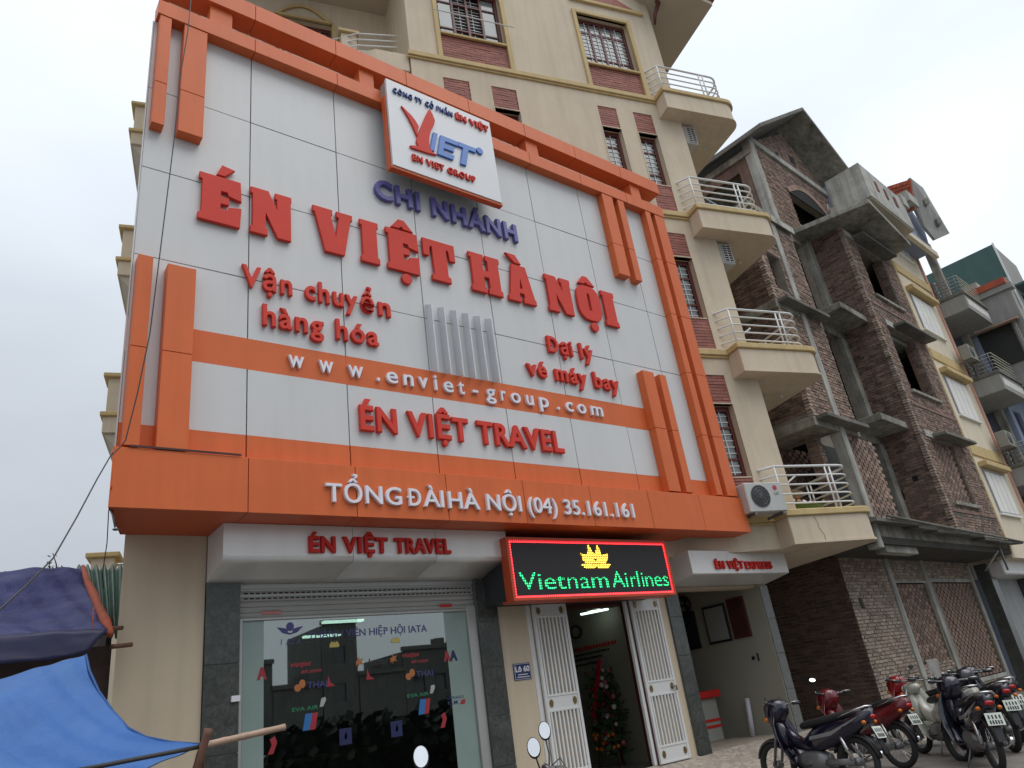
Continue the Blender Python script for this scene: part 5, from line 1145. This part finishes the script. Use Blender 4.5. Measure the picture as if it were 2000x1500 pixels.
# ================================================================== tarpaulins, poles and cables on the left
def cloth(name, label, cat, corner_fn, nu, nv, material, wr=.03):
    vs = []; fs = []
    for j in range(nv + 1):
        for i in range(nu + 1):
            a, b = i / nu, j / nv; p = Vector(corner_fn(a, b))
            w_ = wr * (math.sin(9 * a + 5 * b + 2 * math.sin(4 * b)) * .5 + math.sin(23 * a - 11 * b + 3 * math.sin(7 * a)) * .22 + math.sin(5 * a + 31 * b) * .12 + (abs(math.sin(7 * a + 2.2 * b + 1.6 * math.sin(5 * b))) ** .4 - .8) * .30 + (abs(math.sin(4 * b - 5 * a + 2 * math.sin(6 * a))) ** .4 - .8) * .22)
            vs.append(p + Vector((0, -.3, 1)) * w_)
    for j in range(nv):
        for i in range(nu): k = j * (nu + 1) + i; fs.append((k, k + 1, k + nu + 2, k + nu + 1))
    t_ = thing(name, label, cat, 'A', (0.5, -1.5, 1.5)); MB().add(vs, fs, True).build('sheet', material, t_, solid=.006); return t_
def lerp(a, b, t): return [a[i] + (b[i] - a[i]) * t for i in range(3)]
def px(x, y, Y):             # a point of the left-hand clutter on the upright plane Y = const
    d = (_r * ((x - 1000) / FX) - _u * ((y - 750) / FX) + _f); t = (Y - CAM.y) / d.y; return CAM + d * t
# lower bright blue awning: curved right edge up to the bamboo joint
RE = [(168, 1279, -.35), (175, 1310, -.6), (193, 1350, -.9), (222, 1391, -1.15), (250, 1422, -1.4), (285, 1440, -1.6), (335, 1450, -1.85), (392, 1454, -2.05)]
def blue_sheet(a, b):        # a: from far left to the right edge, b: top to bottom
    k = b * (len(RE) - 1); i = min(int(k), len(RE) - 2); f = k - i
    r0, r1 = px(*RE[i]), px(*RE[i + 1]); e = r0.lerp(r1, f)
    l0, l1 = px(-260, 1358, -.35), px(-260, 1640, -2.3); l = l0.lerp(l1, b)
    return l.lerp(e, a) + Vector((0, 0, -.05 * math.sin(math.pi * a)))
cloth('blue_tarpaulin', 'bright blue tarpaulin awning tied to a bamboo pole at lower left', 'tarpaulin', blue_sheet, 90, 50, TARPB, .022)
hem = bpy.data.objects['blue_tarpaulin']; MB().tube([px(*q) for q in RE], .010, 6).build('hem', mat('blue_hem', (.015, .07, .22), .6), hem)
MB().tube([px(392, 1454, -2.05), px(401, 1447, -2.07), px(399, 1460, -2.1), px(408, 1452, -2.06)], .006, 5).build('tie_cord', GRILL, hem)
def purple_sheet(a, b):
    top = [(-250, 1112, 2.0), (0, 1112, 2.0), (165, 1110, 2.0)]; bot = [(-250, 1275, .2), (0, 1243, .2), (213, 1232, .2)]
    r0, r1 = px(165, 1110, 2.0), px(212, 1236, .25); rr = r0.lerp(r1, b) + Vector((.03 * math.sin(6 * b), 0, 0))
    l0, l1 = px(-250, 1114, 2.0), px(-250, 1262, .25); return l0.lerp(l1, b).lerp(rr, a) + Vector((0, 0, -.12 * math.sin(math.pi * b) * (.4 + .6 * math.sin(math.pi * a))))
cloth('purple_tarpaulin', 'faded purple tarpaulin spread over the shed roof at left', 'tarpaulin', purple_sheet, 100, 60, TARPP, .045)
def purple_drop(a, b):
    l0, l1 = px(-250, 1250, .22), px(-250, 1340, .18); r0, r1 = px(212, 1228, .22), px(170, 1275, .2)
    return l0.lerp(l1, b).lerp(r0.lerp(r1, b), a)
cloth('tarpaulin_valance', 'dark hanging lower edge of the purple tarpaulin', 'tarpaulin', purple_drop, 30, 6, mat('navy_tarp', (.018, .018, .06), .5, .2, 3), .02)
sd_ = thing('shed', 'small shed with a corrugated green and white roof behind the tarpaulins', 'shed', 'A', (0, 2.5, 0))
cr_ = MB(); pA, pB, pC, pD = px(150, 1108, 2.6), px(262, 1106, 2.6), px(250, 1240, .95), px(180, 1238, .95); n = 90; vs = []
for i in range(n + 1):
    a = i / n; h = .035 * math.sin(a * 44)
    for b in (0, 1): q = (pA.lerp(pB, a) if b == 0 else pD.lerp(pC, a)); vs.append(q + Vector((0, -.3 * h, h)))
cr_.add(vs, [(2 * i, 2 * i + 1, 2 * i + 3, 2 * i + 2) for i in range(n)]); cr_.build('roof_sheet', GREENS, sd_, solid=.008)
box('roof_flashing', mat('dark_green_flash', (.03, .06, .05), .5), sd_, .55, 1.75, 2.62, 2.75, 3.60, 3.72)
box('wall', mat('shed_plank', (.08, .055, .045), .9, .3, 5), sd_, -4.0, 1.45, 1.0, 1.05, 0, 2.62); box('wall', MATS['shed_plank'], sd_, 1.40, 1.45, 1.05, 4, 0, 2.9)
box('wall', mat('soiled_brick', (.14, .08, .06), .9, .3, 6), sd_, -4, -3.9, 1.05, 4, 0, 2.6)
rg = thing('orange_rag', 'twisted orange cloth running down the edge of the purple tarpaulin', 'cloth', 'A', (1.1, .8, 2.7))
pts = [px(162, 1106, 1.9), px(170, 1135, 1.6), px(182, 1160, 1.3), px(192, 1185, .95), px(206, 1215, .6), px(214, 1238, .3)]
MB().tube(pts, [.02, .035, .045, .04, .05, .035], 9).build('cloth', ORCLOTH, rg)
wr_ = thing('orange_wire', 'thin orange wire dangling below the purple tarpaulin', 'wire', 'A', (1, .3, 2.4)); MB().tube([px(183, 1185, .3), px(180, 1225, .3), px(177, 1250, .3), px(173, 1272, .3)], .006, 5).build('wire', ORCLOTH, wr_)
def pole(label, a, b, r, m_, knots=0):
    t_ = thing('pole', label, 'pole', 'A', tuple(a)); a, b = Vector(a), Vector(b); pts = []; rs = []
    N_ = max(4, knots * 4)
    for i in range(N_ + 1): pts.append(a.lerp(b, i / N_)); rs.append(r * (1.10 if knots and i % 4 == 0 else 1.0))
    MB().tube(pts, rs, 10).build('shaft', m_, t_); return t_
pole('pale bamboo pole sticking out in front of the shop window', px(393, 1457, -2.05), px(556, 1420, -2.0), .022, BAMB, 4)
pole('brown upright stake crossing the bamboo pole at the tip of the blue tarpaulin', px(375, 1530, -2.05), px(408, 1423, -2.1), .026, WOODB, 2)
pole('dark stake behind the blue tarpaulin tip', px(395, 1540, -1.6), px(393, 1462, -1.9), .02, WOODB)
pole('short brown stick poking from under the purple tarpaulin against the beige wall', px(218, 1263, .5), px(257, 1259, .60), .022, WOODB)
pole('thin edge pole along the bottom of the blue tarpaulin', px(150, 1505, -2.3), px(393, 1458, -2.06), .014, CABLE)
pole('short stub of wood between the rag and the beige wall', px(215, 1228, .5), px(238, 1226, .62), .022, WOODB)
cw = thing('cable', 'long cable hanging down the billboard left side and sweeping off to the lower left', 'cable', 'A', (1.4, -.3, 4.3))
P0 = [(376, -30, -.3), (367, 60, -.3), (352, 150, -.3), (340, 273, -.3), (318, 450, -.3), (293, 650, -.3), (268, 770, -.3), (245, 860, -.3), (232, 876, -.3), (215, 892, -.35), (190, 935, -.5), (150, 1010, -.8), (104, 1090, -1.2), (50, 1145, -1.8), (0, 1190, -2.4), (-60, 1240, -3)]
MB().tube([px(*p) for p in P0], .0065, 6).build('wire', CABLE, cw)
c2 = thing('cable', 'thin cable hanging from the fascia corner down behind the shed roof', 'cable', 'A', (1.15, .2, 3.7)); MB().tube([px(218, 950, -.17), px(212, 1000, .0), px(209, 1060, .4), px(200, 1120, 1.0), px(203, 1150, 1.0)], .005, 5).build('wire', CABLE, c2)
st = thing('lamp_arm', 'small curved grey lamp arm under the fascia left corner', 'lamp', 'A', (1.2, -.05, 3.6)); MB().tube([px(217, 993, -.05), px(221, 1010, -.05), px(225, 1030, -.05)], .010, 6).build('arm', METALG, st); MB().ball(px(226, 1034, -.05), .03, .03, .012).build('head', METALG, st)
tw = thing('young_tree', 'thin leafy twig top showing above the purple tarpaulin', 'tree', 'A', tuple(px(108, 1115, 3.0)))
a0 = px(110, 1125, 3.0); tip = px(103, 1080, 3.0); MB().tube([a0, a0.lerp(tip, .5) + Vector((.02, 0, 0)), tip], [.012, .008, .004], 5).build('trunk', WOODB, tw)
lf_ = MB()
for i in range(26):
    t = random.random(); c = a0.lerp(tip, t) + Vector((random.uniform(-.07, .07), random.uniform(-.07, .07), random.uniform(-.04, .04))); d1 = Vector((random.uniform(-1, 1), random.uniform(-1, 1), random.uniform(-1, .4))).normalized() * .055; d2 = d1.orthogonal().normalized() * .016
    lf_.add([c, c + d1 * .5 + d2, c + d1, c + d1 * .5 - d2], [(0, 1, 2, 3)])
lf_.build('crown', GREEN, tw)

# ================================================================== flowers in the hall
fl = thing('flower_stand', 'congratulation flower stand with a red ribbon in the entrance hall', 'flowers', 'A', (9.15, 2.25, .45))
for (x, y) in ((9.0, 2.0), (9.0, 2.5), (9.3, 2.25)): MB().tube([(x, y, .45), (9.15, 2.25, 1.9)], .018, 6).build('leg', WOODB, fl)
lv = MB()
for i in range(620):
    k = random.random(); z = .62 + 1.3 * k; r_ = .40 * (1 - .55 * abs(k - .4)); a = random.uniform(0, 6.28); c = Vector((9.15 + .16 * math.cos(a), 2.25 + r_ * math.sin(a) * random.random() ** .5, z)); d1 = Vector((random.uniform(-1, .2), random.uniform(-1, 1), random.uniform(-1, 1))).normalized() * .15; d2 = d1.orthogonal().normalized() * .03
    lv.add([c, c + d1 * .5 + d2, c + d1, c + d1 * .5 - d2], [(0, 1, 2, 3)])
lv.build('foliage', GREEN, fl, kind='stuff')
FCOL = [mat('rose_pink', (.40, .10, .10), .6), mat('lily_white', (.55, .50, .48), .6), mat('gerbera_orange', (.85, .22, .02), .6), mat('rose_red', (.35, .01, .02), .6)]
for i in range(60):
    k = random.random(); z = .66 + 1.25 * k; a = random.uniform(-1, 1)
    MB().ball((8.97 + .08 * random.random(), 2.22 + .36 * a * (1 - .4 * abs(k - .4)), z), .026 + .02 * random.random(), n=7, k=5).build('flower', FCOL[2] if (z < 1.0 and random.random() < .5) else FCOL[random.choice((0, 1, 3))], fl)
MB().extr([(8.94, 2.45, 1.20), (8.94, 2.37, 1.18), (8.94, 1.98, 2.06), (8.94, 2.07, 2.08)], (.01, 0, 0)).build('ribbon', mat('ribbon_red', (.55, .01, .03), .4), fl)

# ================================================================== motorbikes
def wheel(par, x, rim_m):
    q = MB().torus((x, 0, .285), .250, .042, 'y', 32, 8).build('wheel', RUBBER, par)
    MB().torus((x, 0, .285), .222, .013, 'y', 32, 6).build('rim', rim_m, q)
    sp = MB()
    for k in range(18):
        a = k * math.pi / 9; s_ = .03 if k % 2 else -.03; sp.tube([(x + .04 * math.cos(a + .5), s_, .285 + .04 * math.sin(a + .5)), (x + .215 * math.cos(a), 0, .285 + .215 * math.sin(a))], .0028, 4, False)
    sp.build('spoke', CHROME, q); MB().tube([(x, -.055, .285), (x, .055, .285)], .05, 14).build('hub', METALG, q); return q
def fender(cx, r, w_, a0, a1, n=14):
    rings = []
    for i in range(n + 1):
        a = a0 + (a1 - a0) * i / n; c_, s_ = math.cos(a), math.sin(a); t = w_ * (0.6 + .4 * math.sin(math.pi * i / n))
        rings.append([(cx + (r - .035) * c_, -t, .285 + (r - .035) * s_), (cx + r * c_, -t * .8, .285 + r * s_), (cx + (r + .012) * c_, 0, .285 + (r + .012) * s_), (cx + r * c_, t * .8, .285 + r * s_), (cx + (r - .035) * c_, t, .285 + (r - .035) * s_), (cx + (r - .012) * c_, t * .6, .285 + (r - .012) * s_), (cx + (r - .006) * c_, 0, .285 + (r - .006) * s_), (cx + (r - .012) * c_, -t * .6, .285 + (r - .012) * s_)])
    return MB().loft(rings)
def ring(x, w_, z0, z1, n=14, p=.75, dx=0.0):
    zc, h = (z0 + z1) / 2, (z1 - z0) / 2; o = []
    for k in range(n):
        a = 2 * math.pi * k / n; c_, s_ = math.cos(a), math.sin(a)
        o.append((x + dx * s_, w_ * math.copysign(abs(c_) ** p, c_), zc + h * math.copysign(abs(s_) ** p, s_)))
    return o
def motorbike(label, loc, heading, body, accent, seat=VINYL, steer=0.0, lean=.10, shield=None, retro=False, cat='motorbike', fender_m=None, box_on=False, mirrors=(-1, 1), tall=False, mirror_n=None):
    t_ = bpy.data.objects.new('motorbike', None); col.objects.link(t_); BASE[t_.name] = Vector((0, 0, 0))
    t_.location = loc; t_.rotation_euler = (-lean, 0, heading); t_.rotation_mode = 'XYZ'; tag(t_, label, cat, 'motorbikes parked in front of the shops')
    shield = shield or body; fender_m = fender_m or body
    wheel(t_, -.60, CHROME); st_ = [] 
    # steering set
    fw = wheel(t_, .62, CHROME); st_.append(fw)
    st_.append(fender(.62, .315, .055, math.radians(15), math.radians(165)).build('front_fender', fender_m, t_))
    for y in (-.075, .075): st_.append(MB().tube([(.62, y, .285), (.50, y, .66), (.455, y * .8, .80)], [.018, .022, .022], 8).build('fork', METALG, t_))
    hd = MB().loft([ring(.64, .04, .86, .96), ring(.61, .10, .78, 1.04), ring(.53, .145, .72, 1.09), ring(.43, .14, .78, 1.10), ring(.33, .09, .88, 1.06)]) if not retro else MB().loft([ring(.62, .05, .84, .94), ring(.585, .085, .81, .98), ring(.50, .10, .80, 1.00), ring(.40, .085, .85, .99), ring(.33, .05, .90, .98)])
    st_.append(hd.build('front_cowl', body, t_))
    st_.append(MB().ball((.625, 0, .91), .035, .085, .07, 14, 8).build('headlight', mat('lamp_glass', (.35, .36, .36), .1, spec=.8), t_))
    for y in (-.13, .13): st_.append(MB().ball((.57, y, .84), .035, .026, .03).build('turn_signal', mat('amber_lens', (.60, .15, .01), .25), t_))
    st_.append(MB().tube([(.33, -.33, 1.03), (.40, -.20, 1.03), (.44, 0, 1.02), (.40, .20, 1.03), (.33, .33, 1.03)], .012, 8).build('handlebar', METALG, t_))
    for y in (-1, 1):
        st_.append(MB().tube([(.36, y * .24, 1.03), (.325, y * .36, 1.03)], .019, 8).build('grip', RUBBER, t_))
        st_.append(MB().tube([(.40, y * .25, 1.05), (.335, y * .36, 1.055)], .006, 6).build('brake_lever', CHROME, t_))
        if y not in mirrors: continue
        mw, mh, mz = (.052, .075, 1.30) if tall else (.055, .036, 1.22)
        s2 = MB().tube([(.39, y * .22, 1.04), (.40, y * .27, 1.14), (.385, y * .30, mz - mh * .8)], .006, 6).build('mirror_stalk', BLACK, t_); st_.append(s2)
        mg = Matrix.Translation((.385, y * .32, mz)) @ Matrix.Rotation(.1, 4, 'Y')
        if mirror_n is not None:   # glass turned so it throws bright sky at the camera
            nl = (Matrix.Rotation(-heading, 3, 'Z') @ Vector(mirror_n)).normalized(); mg = Matrix.Translation((.385, y * .32, mz)) @ (-nl).to_track_quat('X', 'Z').to_matrix().to_4x4()
        m2 = MB().ball((0, 0, 0), .016, mw, mh, 14, 8).xf(mg).build('mirror', BLACK, t_); st_.append(m2)
        MB().extr([(-.017, mw * .86 * math.cos(k * math.pi / 8), mh * .86 * math.sin(k * math.pi / 8)) for k in range(16)], (-.004, 0, 0)).xf(mg).build('mirror_glass', mat('mirror_face', (.85, .86, .86), .04, metal=1.0), m2)
    st_.append(MB().ball((.41, 0, 1.05), .06, .08, .018, 14, 6).build('speedometer', PANED, t_))
    if steer:
        c_ = Vector((.47, 0, .7))
        for o in st_: 
            M_ = Matrix.Translation(c_) @ Matrix.Rotation(steer, 4, 'Z') @ Matrix.Translation(-c_); o.data.transform(M_)
            for ch in o.children: ch.data.transform(M_)
    # leg shield: curved sheet each side of the frame tube
    for y in (-1, 1):
        prof_ = [(.48, .92, .13), (.46, .78, .21), (.42, .64, .25), (.365, .48, .255), (.28, .32, .22), (.16, .20, .14)]
        rings = []
        for (x, z, w_) in prof_: rings.append([(x + .035, y * .03, z + .01), (x + .01, y * w_ * .7, z), (x - .05, y * w_, z - .01), (x - .058, y * (w_ - .008), z - .01), (x, y * w_ * .65, z), (x + .02, y * .03, z)])
        MB().loft(rings).build('leg_shield', shield, t_)
    MB().loft([ring(.56, .05, .62, .84), ring(.50, .10, .52, .86), ring(.43, .12, .50, .84), ring(.34, .09, .46, .74)]).build('front_cover', shield, t_)
    MB().loft([ring(.44, .05, .70, .86), ring(.25, .07, .46, .66), ring(.08, .06, .42, .56), ring(-.10, .08, .44, .62)]).build('frame_cover', body, t_)
    MB().loft([ring(.08, .06, .46, .60), ring(-.10, .12, .42, .72), ring(-.32, .145, .45, .78), ring(-.58, .14, .54, .82), ring(-.78, .11, .64, .85), ring(-.95, .06, .74, .88)]).build('body_cover', body, t_)
    for y in (-1, 1): MB().extr([(-.05, y * .126, .56), (-.40, y * .150, .60), (-.80, y * .108, .78), (-.82, y * .108, .80), (-.42, y * .150, .65), (-.06, y * .126, .60)], (0, y * .006, 0)).build('side_stripe', accent, t_)
    MB().loft([ring(.12, .07, .68, .76), ring(.02, .125, .69, .80), ring(-.22, .145, .72, .82), ring(-.38, .145, .735, .85), ring(-.68, .13, .78, .89), ring(-.80, .08, .81, .88)]).build('seat', seat, t_, subs=1)
    MB().tube([(-.55, -.14, .80), (-.80, -.13, .87), (-.92, -.07, .90), (-.95, 0, .90), (-.92, .07, .90), (-.80, .13, .87), (-.55, .14, .80)], .012, 8).build('grab_rail', CHROME, t_)
    MB().loft([ring(-.86, .065, .74, .82), ring(-.94, .06, .745, .81), ring(-.965, .04, .76, .80)]).build('tail_light', mat('red_lens', (.45, .01, .01), .2), t_)
    for y in (-.12, .12): MB().ball((-.88, y, .72), .03, .03, .025).build('turn_signal', MATS['amber_lens'], t_)
    fender(-.60, .325, .06, math.radians(20), math.radians(175)).build('rear_fender', BLACK, t_)
    MB().extr([(-.90, -.045, .70), (-.90, .045, .70), (-1.02, .04, .36), (-1.02, -.04, .36)], (.012, 0, .004)).build('mudflap', BLACK, t_)
    pl_ = MB().extr([(-.955, -.095, .665), (-.955, .095, .665), (-1.005, .095, .535), (-1.005, -.095, .535)], (.006, 0, .003)).build('licence_plate', mat('plate_white', (.62, .66, .58), .4, .1), t_)
    mk = MB()
    for r_, zc in ((4, .625), (5, .57)):
        for k in range(r_):
            y = -.06 + k * .12 / (r_ - 1); xx = -.955 - (.665 - zc) * .385 - .004
            mk.add([(xx + .008, y - .009, zc + .02), (xx + .008, y + .009, zc + .02), (xx - .008, y + .009, zc - .02), (xx - .008, y - .009, zc - .02)], [(0, 1, 2, 3)])
    mk.build('plate_mark', BLACK, pl_)
    MB().loft([ring(.24, .07, .22, .40), ring(.12, .11, .18, .44), ring(-.10, .125, .18, .44), ring(-.22, .09, .20, .40)]).build('engine', METALG, t_)
    en_ = MB(); [en_.loft([ring(.15 + .03 * k, .065, .27, .38), ring(.158 + .03 * k, .065, .27, .38)]) for k in range(5)]; en_.build('cylinder_fins', METALG, t_)
    MB().tube([(.18, -.06, .26), (.05, -.12, .20), (-.25, -.14, .22), (-.62, -.15, .30), (-.86, -.15, .36)], [.014, .018, .032, .04, .034], 10).build('exhaust', CHROME, t_)
    MB().loft([ring(-.12, .018, .25, .33), ring(-.60, .018, .25, .33)]).xf(Matrix.Translation((0, .08, 0))).build('chain_case', METALG, t_)
    for y in (-.105, .105): MB().tube([(-.60, y, .31), (-.48, y, .62)], [.022, .026], 8).build('shock_absorber', CHROME, t_)
    MB().tube([(.02, -.22, .27), (.02, .22, .27)], .012, 6).build('footrest', RUBBER, t_)
    MB().tube([(-.05, .09, .24), (-.10, .20, .02)], .012, 6).build('kickstand', METALG, t_)
    for y in (-1, 1): MB().tube([(.38, y * .20, 1.04), (.50, y * .16, 1.12), (.56, y * .09, 1.0), (.50, y * .08, .80)], .005, 5).build('control_cable', RUBBER, t_)
    if box_on: MB().loft([ring(.40, .14, .62, .90), ring(.46, .17, .60, .92), ring(.56, .17, .60, .92), ring(.60, .12, .63, .88)]).build('front_bag', VINYL, t_)
    return t_
CARM = mat('dark_red_paint', (.13, .006, .010), .25, .05, coat=.5); BLKP = mat('black_paint', (.010, .010, .020), .18, .05, coat=.6); PURPP = mat('violet_black_paint', (.010, .008, .022), .2, .05, coat=.6); WHP = mat('cream_paint', (.46, .45, .38), .3, .05, coat=.4); SILV = mat('silver_paint', (.30, .30, .30), .3, .05, metal=.5); REDP = mat('bright_red_paint', (.28, .010, .013), .25, .05, coat=.5); GRYP = mat('grey_bike_paint', (.16, .16, .165), .3, .05, metal=.3)
H = math.radians
motorbike('black motorbike with silver stripes at the left end of the row, nose towards the shop', (9.47, -1.17, .05), H(88), PURPP, SILV, lean=-.08, mirrors=())
motorbike('dark red motorbike with a long black seat, second from the left in the row', (11.05, -.95, .05), H(78), CARM, REDP, lean=-.06, mirrors=(1,), mirror_n=(-.45, -.7, .55))
motorbike('cream retro motorbike with white leg shields in the middle of the row', (12.10, -1.63, .05), H(60), WHP, WHP, retro=True, lean=-.06, shield=WHP, mirrors=())
motorbike('black motorbike with silver trim whose pale plate and rear wheel face the camera', (11.00, -2.53, .03), H(40), BLKP, SILV, lean=-.06, steer=.3, mirrors=())
motorbike('black motorbike with red side stripe, second from the right end of the row', (12.55, -2.12, .05), H(42), BLKP, CARM, lean=-.05, mirrors=())
motorbike('black motorbike with grey side stripe at the right end of the row', (13.45, -1.82, .05), H(44), BLKP, METALG, lean=-.05, mirrors=())
motorbike('bright red motorbike mostly hidden behind the cream one', (13.35, -.85, .05), H(72), REDP, BLKP, lean=-.06, mirrors=(-1,))
motorbike('grey scooter at the bottom edge before the entrance, its two round mirrors raised', (3.72, -2.21, -.02), H(-47), GRYP, BLACK, lean=-.13, tall=True, mirror_n=(-.55, -.75, .38))
motorbike('scooter whose single bright mirror rises before the shop window', (2.07, -2.99, .0), H(-47), GRYP, BLACK, lean=-.02, mirrors=(1,), tall=True, mirror_n=(-.45, -.80, .38))
